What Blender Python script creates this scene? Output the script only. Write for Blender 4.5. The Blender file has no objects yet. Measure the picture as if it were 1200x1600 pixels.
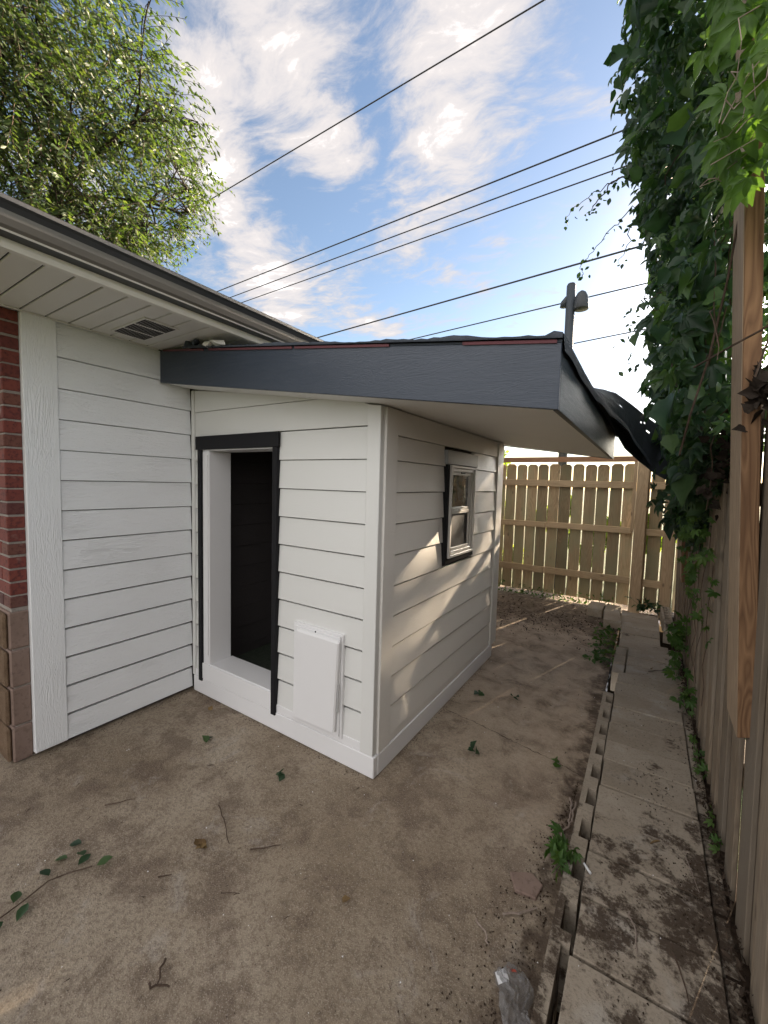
import bpy, bmesh, math, random
import numpy as np
from mathutils import Vector, Matrix
random.seed(7); rng = np.random.default_rng(7)
SC = bpy.context.scene
COL = SC.collection
R = math.radians

# ------------------------------------------------------------------ camera, sky, sun, exposure
def setup_camera():
    pitch, roll, yaw = -0.07032103, 0.02663871, -0.57294177
    f = Vector((math.sin(yaw)*math.cos(pitch), math.cos(yaw)*math.cos(pitch), math.sin(pitch)))
    r = Vector((math.cos(yaw), -math.sin(yaw), 0)); u = r.cross(f)
    r2 = math.cos(roll)*r + math.sin(roll)*u; u2 = -math.sin(roll)*r + math.cos(roll)*u
    m = Matrix((r2, u2, -f)).transposed().to_4x4(); m.translation = Vector((0, 0, 1.55))
    cd = bpy.data.cameras.new('camera'); cam = bpy.data.objects.new('camera', cd); COL.objects.link(cam)
    cam.matrix_world = m; cd.sensor_fit = 'HORIZONTAL'; cd.sensor_width = 36.0; cd.lens = 36*636.74/1200
    cd.clip_start = 0.02; cd.clip_end = 2000
    SC.camera = cam
setup_camera()
SUN_AZ, SUN_EL = 17.5, 19.0            # azimuth from +Y towards +X
EXPOSURE = 2.5
SKY_STRENGTH = 0.15
SC.view_settings.view_transform = 'Standard'; SC.view_settings.look = 'None'
SC.view_settings.exposure = EXPOSURE; SC.view_settings.gamma = 1; SC.view_settings.use_curve_mapping = False

class NT:
    """tiny helper to wire shader nodes"""
    def __init__(s, nt): s.nt = nt
    def n(s, t, **k):
        x = s.nt.nodes.new(t)
        for a, b in k.items(): setattr(x, a, b)
        return x
    def put(s, sock, v):
        if v is None: return
        if isinstance(v, bpy.types.NodeSocket): s.nt.links.new(v, sock)
        else:
            if hasattr(sock.default_value, '__len__') and not hasattr(v, '__len__'): v = (v,)*len(sock.default_value)
            if hasattr(v, '__len__') and len(sock.default_value) == 4 and len(v) == 3: v = (*v, 1)
            sock.default_value = v
    def m(s, op, a, b=None, c=None, clamp=False):
        x = s.n('ShaderNodeMath', operation=op, use_clamp=clamp)
        for i, v in enumerate((a, b, c)): s.put(x.inputs[i], v)
        return x.outputs[0]
    def v(s, op, a, b=None):
        x = s.n('ShaderNodeVectorMath', operation=op); s.put(x.inputs[0], a); s.put(x.inputs[1], b)
        return x.outputs['Value'] if op in ('DOT_PRODUCT', 'LENGTH', 'DISTANCE') else x.outputs[0]
    def mix(s, f, a, b, bt='MIX'):
        x = s.n('ShaderNodeMix', data_type='RGBA', blend_type=bt)
        s.put(x.inputs[0], f); s.put(x.inputs[6], a); s.put(x.inputs[7], b); return x.outputs[2]
    def noise(s, vec, scale, detail=4, rough=.55, dist=0.0, out=0):
        x = s.n('ShaderNodeTexNoise'); s.put(x.inputs['Vector'], vec); s.put(x.inputs['Scale'], scale)
        s.put(x.inputs['Detail'], detail); s.put(x.inputs['Roughness'], rough); s.put(x.inputs['Distortion'], dist)
        return x.outputs[out]
    def vor(s, vec, scale, feature='F1', out=0, rand=1.0):
        x = s.n('ShaderNodeTexVoronoi', feature=feature); s.put(x.inputs['Vector'], vec); s.put(x.inputs['Scale'], scale)
        x.inputs['Randomness'].default_value = rand
        return x.outputs[out]
    def ramp(s, f, *stops):
        x = s.n('ShaderNodeValToRGB'); s.put(x.inputs[0], f); e = x.color_ramp.elements
        while len(e) < len(stops): e.new(0.5)
        for i, (p, c) in enumerate(stops):
            e[i].position = p; c = c if hasattr(c, '__len__') else (c, c, c); e[i].color = (*c, 1)
        return x.outputs[0]
    def smooth(s, x, a, b):
        n = s.n('ShaderNodeMapRange', interpolation_type='SMOOTHSTEP'); s.put(n.inputs[0], x)
        n.inputs[1].default_value = a; n.inputs[2].default_value = b; return n.outputs[0]
    def bump(s, h, strength=.5, dist=.01, normal=None):
        x = s.n('ShaderNodeBump'); s.put(x.inputs['Height'], h); x.inputs['Strength'].default_value = strength
        x.inputs['Distance'].default_value = dist
        if normal is not None: s.put(x.inputs['Normal'], normal)
        return x.outputs[0]

def scale_vec(N, vec, s, rot=None):
    mp = N.n('ShaderNodeMapping'); N.put(mp.inputs[0], vec); mp.inputs['Scale'].default_value = s
    if rot: mp.inputs['Rotation'].default_value = rot
    return mp.outputs[0]

def setup_world():
    w = bpy.data.worlds.new('World'); SC.world = w; w.use_nodes = True
    nt = w.node_tree; nt.nodes.clear(); N = NT(nt)
    sky = N.n('ShaderNodeTexSky', sky_type='NISHITA'); sky.sun_disc = False
    sky.sun_elevation = R(SUN_EL); sky.sun_rotation = R(SUN_AZ)
    sky.air_density = 1.0; sky.dust_density = .35; sky.ozone_density = 1.5
    tc = N.n('ShaderNodeTexCoord').outputs['Generated']
    sep = N.n('ShaderNodeSeparateXYZ'); N.put(sep.inputs[0], tc)
    z = N.m('MAXIMUM', sep.outputs[2], 0.03)
    px = N.m('DIVIDE', sep.outputs[0], z); py = N.m('DIVIDE', sep.outputs[1], z)
    cb = N.n('ShaderNodeCombineXYZ'); N.put(cb.inputs[0], px); N.put(cb.inputs[1], py); P = cb.outputs[0]
    # warped coordinates
    wn = N.v('SUBTRACT', N.noise(P, 2.2, 3, .5, out=1), (.5, .5, .5))
    x = N.n('ShaderNodeVectorMath', operation='SCALE'); N.put(x.inputs[0], wn); x.inputs[3].default_value = .28
    PW = N.v('ADD', P, x.outputs[0])
    # streaky fractal: rotate then stretch
    mp = N.n('ShaderNodeMapping'); N.put(mp.inputs[0], PW); mp.inputs['Rotation'].default_value = (0, 0, R(-62)); mp.inputs['Scale'].default_value = (1.0, 1.9, 1)
    f1 = N.noise(mp.outputs[0], 1.7, 9, .60, .15)
    f2 = N.noise(scale_vec(N, PW, (1.0, 1.7, 1), (0, 0, R(-62))), 8.0, 8, .66, .2)
    fr = N.m('ADD', N.m('MULTIPLY', f1, .57), N.m('MULTIPLY', f2, .43))
    # the bands of cloud seen over the yard
    segs = [((-.70, .52), (-.90, 1.05), .13, .20), ((-.38, .78), (-.58, 1.22), .17, .22), ((-.62, 1.22), (-.92, 1.62), .15, .15),
            ((-.98, .62), (-1.35, 1.02), .14, .22), ((-1.35, 1.05), (-1.90, 1.80), .19, .24), ((-.86, 1.9), (-.80, 2.05), .12, .13),
            ((-1.5, 1.8), (-1.55, 2.3), .16, .15), ((-.24, 1.0), (-.20, 1.2), .06, .10), ((-1.75, .7), (-2.3, 1.1), .2, .16), ((-.58, 1.65), (-.56, 1.75), .05, .10)]
    g = None
    for a, b, wd, amp in segs:
        a = Vector((*a, 0)); b = Vector((*b, 0)); d = b-a
        pa = N.v('SUBTRACT', PW, tuple(a))
        h = N.m('DIVIDE', N.v('DOT_PRODUCT', pa, tuple(d)), d.length_squared, clamp=True)
        sc = N.n('ShaderNodeVectorMath', operation='SCALE'); sc.inputs[0].default_value = d; N.put(sc.inputs[3], h)
        dist = N.v('LENGTH', N.v('SUBTRACT', pa, sc.outputs[0]))
        q = N.m('DIVIDE', dist, wd); e = N.m('EXPONENT', N.m('MULTIPLY', N.m('MULTIPLY', q, q), -1.0))
        e = N.m('MULTIPLY', e, amp); g = e if g is None else N.m('MAXIMUM', g, e)
    dens = N.m('ADD', fr, g)
    # unseen bright cloud bank added overhead and behind the viewer to light the yard
    south = N.smooth(N.m('ADD', N.m('MULTIPLY', sep.outputs[1], -1.0), N.m('MULTIPLY', N.m('ABSOLUTE', sep.outputs[0]), -.1)), -.28, .25)
    dens = N.m('ADD', dens, N.m('MULTIPLY', south, .33))
    cloud = N.smooth(dens, .50, .70)
    thick = N.smooth(dens, .58, .85)
    sd = (math.sin(R(SUN_AZ))*math.cos(R(SUN_EL)), math.cos(R(SUN_AZ))*math.cos(R(SUN_EL)), math.sin(R(SUN_EL)))
    nrm = N.v('NORMALIZE', tc); dt = N.m('MAXIMUM', N.v('DOT_PRODUCT', nrm, sd), 0.0)
    glow = N.m('ADD', N.m('MULTIPLY', N.m('POWER', dt, 9.0), .16), N.m('MULTIPLY', N.m('POWER', dt, 75.0), 64.0))
    skyc = N.mix(1.0, sky.outputs[0], (.31, .285, .27), 'MULTIPLY')
    gcol = N.mix(1.0, (1.0, .96, .90), (1, 1, 1), 'MULTIPLY')
    gs = N.n('ShaderNodeVectorMath', operation='SCALE'); gs.inputs[0].default_value = (1.0, .97, .92); N.put(gs.inputs[3], glow)
    base = N.v('ADD', skyc, gs.outputs[0])
    ccol = N.mix(N.smooth(dens, .74, .98), N.mix(thick, (.90, .87, .90), (1.25, 1.14, 1.07)), (4.5, 4.45, 4.5))
    cg = N.v('ADD', ccol, gs.outputs[0])
    out = N.mix(N.m('MULTIPLY', cloud, .93), base, cg)
    bg = N.n('ShaderNodeBackground'); N.put(bg.inputs[0], out); bg.inputs[1].default_value = SKY_STRENGTH
    o = N.n('ShaderNodeOutputWorld'); nt.links.new(bg.outputs[0], o.inputs[0])
setup_world()

def setup_sun():
    l = bpy.data.lights.new('sun', 'SUN'); l.energy = 5.0; l.angle = R(.5); l.color = (1.0, .80, .58)
    o = bpy.data.objects.new('sun', l); COL.objects.link(o)
    d = Vector((math.sin(R(SUN_AZ))*math.cos(R(SUN_EL)), math.cos(R(SUN_AZ))*math.cos(R(SUN_EL)), math.sin(R(SUN_EL))))
    o.rotation_euler = d.to_track_quat('Z', 'Y').to_euler(); o.location = d*30
setup_sun()

# ------------------------------------------------------------------ object helpers
def tag(o, label=None, cat=None, group=None, kind=None):
    if label: o['label'] = label
    if cat: o['category'] = cat
    if group: o['group'] = group
    if kind: o['kind'] = kind
    return o
def empty(name, loc=(0, 0, 0), label=None, cat=None, group=None):
    o = bpy.data.objects.new(name, None); COL.objects.link(o); o.location = loc; o.empty_display_size = .1
    return tag(o, label, cat, group)
def link(name, me, parent=None, loc=None, rot=None, scale=None):
    o = bpy.data.objects.new(name, me); COL.objects.link(o)
    if parent is not None:
        o.parent = parent
    if loc is not None: o.location = loc
    if rot is not None: o.rotation_euler = rot
    if scale is not None: o.scale = scale
    return o
def world_child(name, me, parent):
    """mesh given in world coordinates, put under a parent whose chain has only locations"""
    off = Vector((0, 0, 0)); p = parent
    while p is not None: off += p.location; p = p.parent
    me.transform(Matrix.Translation(-off)); return link(name, me, parent)
def mesh(name, verts, faces, mat, smooth=False, rnd=None):
    me = bpy.data.meshes.new(name); me.from_pydata([tuple(v) for v in verts], [], faces); me.materials.append(mat)
    if smooth: me.shade_smooth()
    me.update(); return me
def fix_normals(me):
    bm = bmesh.new(); bm.from_mesh(me); bmesh.ops.recalc_face_normals(bm, faces=bm.faces); bm.to_mesh(me); bm.free(); return me
BOXF = [(0, 3, 2, 1), (4, 5, 6, 7), (0, 1, 5, 4), (1, 2, 6, 5), (2, 3, 7, 6), (3, 0, 4, 7)]
def hexa(bot, top): return list(bot)+list(top), list(BOXF)
def box_vf(x0, x1, y0, y1, z0, z1):
    return hexa([(x0, y0, z0), (x1, y0, z0), (x1, y1, z0), (x0, y1, z0)], [(x0, y0, z1), (x1, y0, z1), (x1, y1, z1), (x0, y1, z1)])
def bevel(me, w, seg=1):
    bm = bmesh.new(); bm.from_mesh(me); bmesh.ops.recalc_face_normals(bm, faces=bm.faces)
    bmesh.ops.bevel(bm, geom=list(bm.edges), offset=w, segments=seg, affect='EDGES', profile=.6)
    bm.to_mesh(me); bm.free(); return me
def box(name, x0, x1, y0, y1, z0, z1, mat, parent=None, bev=.002, label=None):
    v, f = box_vf(x0, x1, y0, y1, z0, z1); me = mesh(name, v, f, mat)
    if bev: bevel(me, min(bev, .3*min(abs(x1-x0), abs(y1-y0), abs(z1-z0))))
    else: fix_normals(me)
    o = world_child(name, me, parent)
    if label: o['label'] = label
    return o
def solid(name, v, f, mat, parent=None, bev=.0, label=None):
    me = mesh(name, v, f, mat)
    if bev: bevel(me, bev)
    else: fix_normals(me)
    o = world_child(name, me, parent)
    if label: o['label'] = label
    return o
def prism(poly, axis, a, b):
    """extrude 2D polygon along axis 0/1/2 from a to b"""
    n = len(poly); v = []
    for t in (a, b):
        for p in poly:
            v.append((t, p[0], p[1]) if axis == 0 else (p[0], t, p[1]) if axis == 1 else (p[0], p[1], t))
    f = [tuple(range(n)), tuple(range(2*n-1, n-1, -1))]+[(i, (i+1) % n, n+(i+1) % n, n+i) for i in range(n)]
    return v, f
def join_vf(*vf):
    V = []; F = []
    for v, f in vf:
        k = len(V); V += list(v); F += [tuple(i+k for i in q) for q in f]
    return V, F
def tube_vf(pts, rad, n=6, cap=True):
    pts = [Vector(p) for p in pts]; V = []; F = []
    if not hasattr(rad, '__len__'): rad = [rad]*len(pts)
    a = None
    for i, p in enumerate(pts):
        d = (pts[min(i+1, len(pts)-1)]-pts[max(i-1, 0)]).normalized()
        if a is None: a = d.orthogonal().normalized()
        a = (a-d*a.dot(d)).normalized(); b = d.cross(a)
        for k in range(n):
            t = 2*math.pi*k/n; V.append(tuple(p+(a*math.cos(t)+b*math.sin(t))*rad[i]))
        if i:
            for k in range(n):
                F.append(((i-1)*n+k, (i-1)*n+(k+1) % n, i*n+(k+1) % n, i*n+k))
    if cap: F.append(tuple(range(n-1, -1, -1))); F.append(tuple(range(len(V)-n, len(V))))
    return V, F
def big_mesh(name, V, F3, mat, rnd=None, smooth=False):
    """V (n,3) array, F3 (m,3) array triangles"""
    me = bpy.data.meshes.new(name); V = np.asarray(V, np.float32); F3 = np.asarray(F3, np.int32)
    me.vertices.add(len(V)); me.vertices.foreach_set('co', V.ravel())
    me.loops.add(F3.size); me.loops.foreach_set('vertex_index', F3.ravel())
    me.polygons.add(len(F3)); me.polygons.foreach_set('loop_start', np.arange(0, F3.size, 3, dtype=np.int32))
    me.update(calc_edges=True); me.materials.append(mat)
    if rnd is not None:
        at = me.attributes.new('rnd', 'FLOAT', 'POINT'); at.data.foreach_set('value', np.asarray(rnd, np.float32))
    if smooth: me.shade_smooth()
    return me
def rand_rot(n, up=None, spread=1.0):
    """n random rotation matrices; columns = x,y,z axes; z axis near `up`"""
    if up is None:
        z = rng.normal(size=(n, 3))
    else:
        z = np.asarray(up)[None, :]+rng.normal(size=(n, 3))*spread
    z /= np.linalg.norm(z, axis=1)[:, None]+1e-9
    x = rng.normal(size=(n, 3)); x -= (x*z).sum(1)[:, None]*z; x /= np.linalg.norm(x, axis=1)[:, None]+1e-9
    y = np.cross(z, x); return np.stack([x, y, z], axis=2)
def scatter(base_v, base_f, M, T, S):
    n = len(T); bv = np.asarray(base_v, float)
    V = np.einsum('nij,kj->nki', M, bv)*S[:, None, None]+T[:, None, :]
    F = np.asarray(base_f)[None]+(np.arange(n)*len(bv))[:, None, None]
    return V.reshape(-1, 3), F.reshape(-1, 3), np.repeat(rng.random(n), len(bv))

# ------------------------------------------------------------------ materials
MATS = {}
def new_mat(name):
    m = bpy.data.materials.new(name); m.use_nodes = True; N = NT(m.node_tree)
    b = [x for x in m.node_tree.nodes if x.type == 'BSDF_PRINCIPLED'][0]; MATS[name] = m
    N.pos = N.n('ShaderNodeNewGeometry').outputs['Position']
    N.oi = N.n('ShaderNodeObjectInfo')
    return m, N, b
def rand_off(N, k=30.0):
    c = N.n('ShaderNodeCombineXYZ'); r = N.m('MULTIPLY', N.oi.outputs['Random'], k)
    N.put(c.inputs[0], r); N.put(c.inputs[1], N.m('MULTIPLY', r, 1.7)); N.put(c.inputs[2], N.m('MULTIPLY', r, .6))
    return N.v('ADD', N.pos, c.outputs[0])

def m_siding(name, col, axis, grain, rough=.5, dirt=.05):
    """painted engineered-wood lap siding, grain runs along `axis`"""
    m, N, b = new_mat(name); p = rand_off(N)
    s = [11.0]*3; s[axis] = 1.5
    w = N.noise(scale_vec(N, p, tuple(s)), 1.0, 3, .55, 1.2)
    s2 = [120.0]*3; s2[axis] = 17.0
    w2 = N.noise(scale_vec(N, p, tuple(s2)), 1.0, 3, .6, 1.2)
    rings = N.m('FRACT', N.m('MULTIPLY', w, 17.0)); rings = N.m('ABSOLUTE', N.m('SUBTRACT', rings, .5))
    amt = N.smooth(N.noise(p, 2.6, 2), .40, .62)
    h = N.m('ADD', N.m('MULTIPLY', N.m('MULTIPLY', rings, amt), 1.1), N.m('MULTIPLY', w2, 1.3))
    fine = N.noise(p, 320, 2)
    h = N.m('ADD', h, N.m('MULTIPLY', fine, .10))
    N.put(b.inputs['Normal'], N.bump(h, grain, .0045))
    big = N.noise(N.pos, 1.1, 4); d2 = N.noise(p, 9, 5, .6)
    c = N.mix(N.m('MULTIPLY', N.smooth(big, .45, .75), dirt*2), col, tuple(x*.86 for x in col))
    c = N.mix(N.m('MULTIPLY', N.smooth(d2, .6, .8), dirt), c, (.45, .40, .33))
    N.put(b.inputs['Base Color'], c); N.put(b.inputs['Roughness'], N.m('ADD', rough, N.m('MULTIPLY', d2, .15)))
    b.inputs['Specular IOR Level'].default_value = .45
    return m
def m_paint(name, col, rough=.45, bumpv=.15, dirt=.1, nscale=60):
    m, N, b = new_mat(name); p = rand_off(N)
    n = N.noise(p, nscale, 4, .6); big = N.noise(p, 4, 5, .6)
    N.put(b.inputs['Normal'], N.bump(n, bumpv, .002))
    N.put(b.inputs['Base Color'], N.mix(N.m('MULTIPLY', N.smooth(big, .5, .8), dirt), col, tuple(x*.6+.03 for x in col)))
    N.put(b.inputs['Roughness'], N.m('ADD', rough, N.m('MULTIPLY', big, .12)))
    return m
def m_wood(name, col, col2, axis, rough=.8, var=.35, grey=None, streak=30.0, bumpv=.35, knots=True):
    m, N, b = new_mat(name); p = rand_off(N, 50)
    s = [streak]*3; s[axis] = streak*.045
    w = N.noise(scale_vec(N, p, tuple(s)), 1.0, 5, .62, 1.3)
    s2 = [9.0]*3; s2[axis] = 1.1
    r = N.noise(scale_vec(N, p, tuple(s2)), 1.0, 2, .5, .8)
    rings = N.m('ABSOLUTE', N.m('SUBTRACT', N.m('FRACT', N.m('MULTIPLY', r, 13.0)), .5))
    t = N.m('ADD', N.m('MULTIPLY', rings, .9), N.m('MULTIPLY', w, .8)); t = N.m('SUBTRACT', t, .18, clamp=True)
    c = N.mix(t, col2, col)
    if knots:
        s3 = [1.0]*3; s3[axis] = .45
        kd = N.vor(scale_vec(N, p, tuple(s3)), 7.0); kn = N.smooth(kd, .13, .05)
        c = N.mix(N.m('MULTIPLY', kn, .75), c, tuple(x*.35 for x in col2))
    if grey:
        g = N.smooth(N.noise(scale_vec(N, p, (4, 4, 1.5)), 1.0, 5, .6), .38, .66)
        c = N.mix(g, c, grey)
    v = N.m('ADD', 1.0-var/2, N.m('MULTIPLY', N.oi.outputs['Random'], var))
    hs = N.n('ShaderNodeHueSaturation'); N.put(hs.inputs['Value'], v); N.put(hs.inputs['Color'], c)
    N.put(b.inputs['Base Color'], hs.outputs[0]); b.inputs['Roughness'].default_value = rough
    N.put(b.inputs['Normal'], N.bump(N.m('ADD', w, N.m('MULTIPLY', rings, .5)), bumpv, .004))
    b.inputs['Specular IOR Level'].default_value = .25
    return m
def m_leaf(name, c1, c2, c3, trans=.45, rough=.5):
    m, N, b = new_mat(name); nt = m.node_tree
    at = N.n('ShaderNodeAttribute', attribute_name='rnd').outputs['Fac']
    r = N.m('FRACT', N.m('ADD', at, N.oi.outputs['Random']))
    c = N.ramp(r, (0.0, c1), (.55, c2), (1.0, c3))
    c = N.mix(N.m('MULTIPLY', N.noise(N.pos, 60, 3), .5), c, tuple(x*.55 for x in c2))
    N.put(b.inputs['Base Color'], c); b.inputs['Roughness'].default_value = rough
    tr = N.n('ShaderNodeBsdfTranslucent'); N.put(tr.inputs[0], N.mix(1.0, c, (1.5, 1.55, .55), 'MULTIPLY'))
    ms = N.n('ShaderNodeMixShader'); ms.inputs[0].default_value = trans
    nt.links.new(b.outputs[0], ms.inputs[1]); nt.links.new(tr.outputs[0], ms.inputs[2])
    out = [x for x in nt.nodes if x.type == 'OUTPUT_MATERIAL'][0]; nt.links.new(ms.outputs[0], out.inputs[0])
    return m

HOUSE_WHITE = (.85, .875, .89)
SHED_WHITE = (.69, .695, .675)
M_HSID = m_siding('house_siding_paint', HOUSE_WHITE, 1, .75, .42)
M_HTRIM = m_siding('house_trim_paint', HOUSE_WHITE, 2, .65, .42)
M_SFRONT = m_siding('shed_front_paint', SHED_WHITE, 0, .10, .5, .03)
M_SSIDE = m_siding('shed_side_paint', (.74, .72, .68), 1, .14, .42, .03)
M_STRIM = m_paint('shed_trim_paint', SHED_WHITE, .5, .10, .05, 35)
M_WHITE = m_paint('white_gloss_paint', (.76, .76, .765), .42, .07, .08, 25)
M_SOFFIT = m_paint('shed_soffit_paint', (.76, .75, .73), .45, .1, .08, 18)
M_HSOFFIT = m_paint('vinyl_soffit', (.74, .73, .70), .42, .05, .05, 40)
M_BLACK = m_paint('black_trim_paint', (.010, .010, .012), .5, .2, .1, 60)
M_BLACK.node_tree.nodes['Principled BSDF'].inputs['Specular IOR Level'].default_value = .2
M_DARKIN = m_siding('dark_interior_paint', (.05, .044, .044), 1, .2, .6, .03)
M_GUTTER = m_paint('gutter_metal', (.17, .16, .15), .35, .04, .1, 30)
M_GDARK = m_paint('dark_fascia_and_gutter_shade', (.045, .05, .058), .4, .04, .1, 30)
M_RED = m_paint('red_drip_strip', (.11, .032, .04), .7, .4, .6, 30)
M_IRON = m_paint('dark_pole_paint', (.035, .045, .055), .5, .1, .1, 30)
M_WIRE = m_paint('wire_rubber', (.03, .03, .035), .6, .0, .0)
M_BRASS = m_paint('bare_aluminium', (.45, .45, .45), .3, .05, .2, 30)

def m_fascia():
    m, N, b = new_mat('charcoal_fascia_paint'); p = rand_off(N)
    q = scale_vec(N, p, (2.2, 2.2, 24.0)); w = N.noise(q, 1.2, 3, .6, 2.2)
    rings = N.m('ABSOLUTE', N.m('SUBTRACT', N.m('FRACT', N.m('MULTIPLY', w, 7.0)), .5))
    f = N.noise(scale_vec(N, p, (6, 6, 90)), 1.0, 4, .7)
    N.put(b.inputs['Normal'], N.bump(N.m('ADD', rings, N.m('MULTIPLY', f, .7)), .22, .004))
    N.put(b.inputs['Base Color'], N.mix(N.noise(p, 3, 4), (.022, .033, .054), (.030, .043, .066)))
    N.put(b.inputs['Roughness'], N.m('ADD', .30, N.m('MULTIPLY', f, .2))); b.inputs['Specular IOR Level'].default_value = .6
    return m
M_FASCIA = m_fascia()
def m_felt():
    m, N, b = new_mat('roof_underlayment'); p = N.pos
    n = N.noise(p, 14, 5, .6, .6); f = N.noise(p, 300, 2)
    N.put(b.inputs['Normal'], N.bump(N.m('ADD', n, N.m('MULTIPLY', f, .1)), .45, .015))
    N.put(b.inputs['Base Color'], N.mix(n, (.035, .042, .054), (.070, .080, .098))); b.inputs['Specular IOR Level'].default_value = .2; b.inputs['Roughness'].default_value = .85
    return m
M_FELT = m_felt()
def m_brick():
    m, N, b = new_mat('red_clay_brick'); p = N.pos
    n = N.noise(p, 45, 6, .65); n2 = N.noise(p, 9, 3); f = N.noise(p, 220, 3)
    c = N.ramp(N.oi.outputs['Random'], (0, (.12, .030, .024)), (.4, (.20, .05, .036)), (.75, (.15, .036, .03)), (.9, (.07, .045, .042)), (1, (.24, .08, .05)))
    c = N.mix(N.smooth(n, .45, .7), c, (.08, .022, .02)); c = N.mix(N.m('MULTIPLY', N.smooth(n2, .62, .75), .6), c, (.34, .28, .24))
    N.put(b.inputs['Base Color'], c); N.put(b.inputs['Normal'], N.bump(N.m('ADD', n, N.m('MULTIPLY', f, .3)), .7, .006)); b.inputs['Roughness'].default_value = .85
    return m
M_BRICK = m_brick()
def m_rough(name, cols, sc=8, bumpv=.6, bd=.008, rough=.9, var=.2):
    m, N, b = new_mat(name); p = rand_off(N, 20)
    n = N.noise(p, sc, 6, .62); n2 = N.noise(p, sc*9, 4, .7); n3 = N.noise(p, sc*40, 2)
    c = N.ramp(n, (.25, cols[0]), (.5, cols[1]), (.75, cols[2]))
    c = N.mix(N.m('MULTIPLY', N.smooth(n2, .5, .7), .45), c, tuple(x*.45 for x in cols[0]))
    hs = N.n('ShaderNodeHueSaturation'); N.put(hs.inputs['Value'], N.m('ADD', 1-var/2, N.m('MULTIPLY', N.oi.outputs['Random'], var))); N.put(hs.inputs['Color'], c)
    N.put(b.inputs['Base Color'], hs.outputs[0]); b.inputs['Roughness'].default_value = rough
    N.put(b.inputs['Normal'], N.bump(N.m('ADD', N.m('ADD', n2, N.m('MULTIPLY', n, .6)), N.m('MULTIPLY', n3, .35)), bumpv, bd))
    b.inputs['Specular IOR Level'].default_value = .2
    return m
M_MORTAR = m_rough('mortar', ((.22, .19, .17), (.30, .27, .24), (.36, .33, .30)), 12)
M_STONE = m_rough('sandstone', ((.15, .095, .06), (.24, .16, .10), (.30, .21, .14)), 14, 1.0, .02)
M_STONES = m_rough('smooth_sandstone', ((.19, .135, .11), (.23, .165, .135), (.27, .20, .17)), 5, .25, .004)
M_SOIL = m_rough('soil', ((.035, .022, .015), (.065, .042, .028), (.10, .068, .045)), 25, 1.0, .015)
M_SHINGLE = m_rough('asphalt_shingle', ((.04, .04, .042), (.06, .058, .058), (.09, .085, .08)), 40, .6, .006)
M_DRYLEAF = m_rough('dry_leaf', ((.10, .06, .03), (.17, .11, .05), (.24, .18, .08)), 30, .3, .003)
M_TWIG = m_rough('twig_bark', ((.05, .033, .024), (.09, .062, .045), (.14, .10, .08)), 60, .6, .003)
M_ROOT = m_rough('pale_root', ((.20, .15, .12), (.30, .24, .20), (.38, .32, .28)), 60, .4, .002)
M_BARK = m_rough('tree_bark', ((.035, .028, .022), (.06, .048, .038), (.10, .08, .065)), 20, 1.0, .02)
M_CLUMP = m_rough('blackened_leaf', ((.014, .010, .008), (.026, .019, .014), (.045, .034, .025)), 30, .5, .004)
M_DEAD = m_rough('withered_leaf', ((.035, .025, .018), (.06, .042, .03), (.11, .08, .055)), 30, .5, .004)

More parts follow.
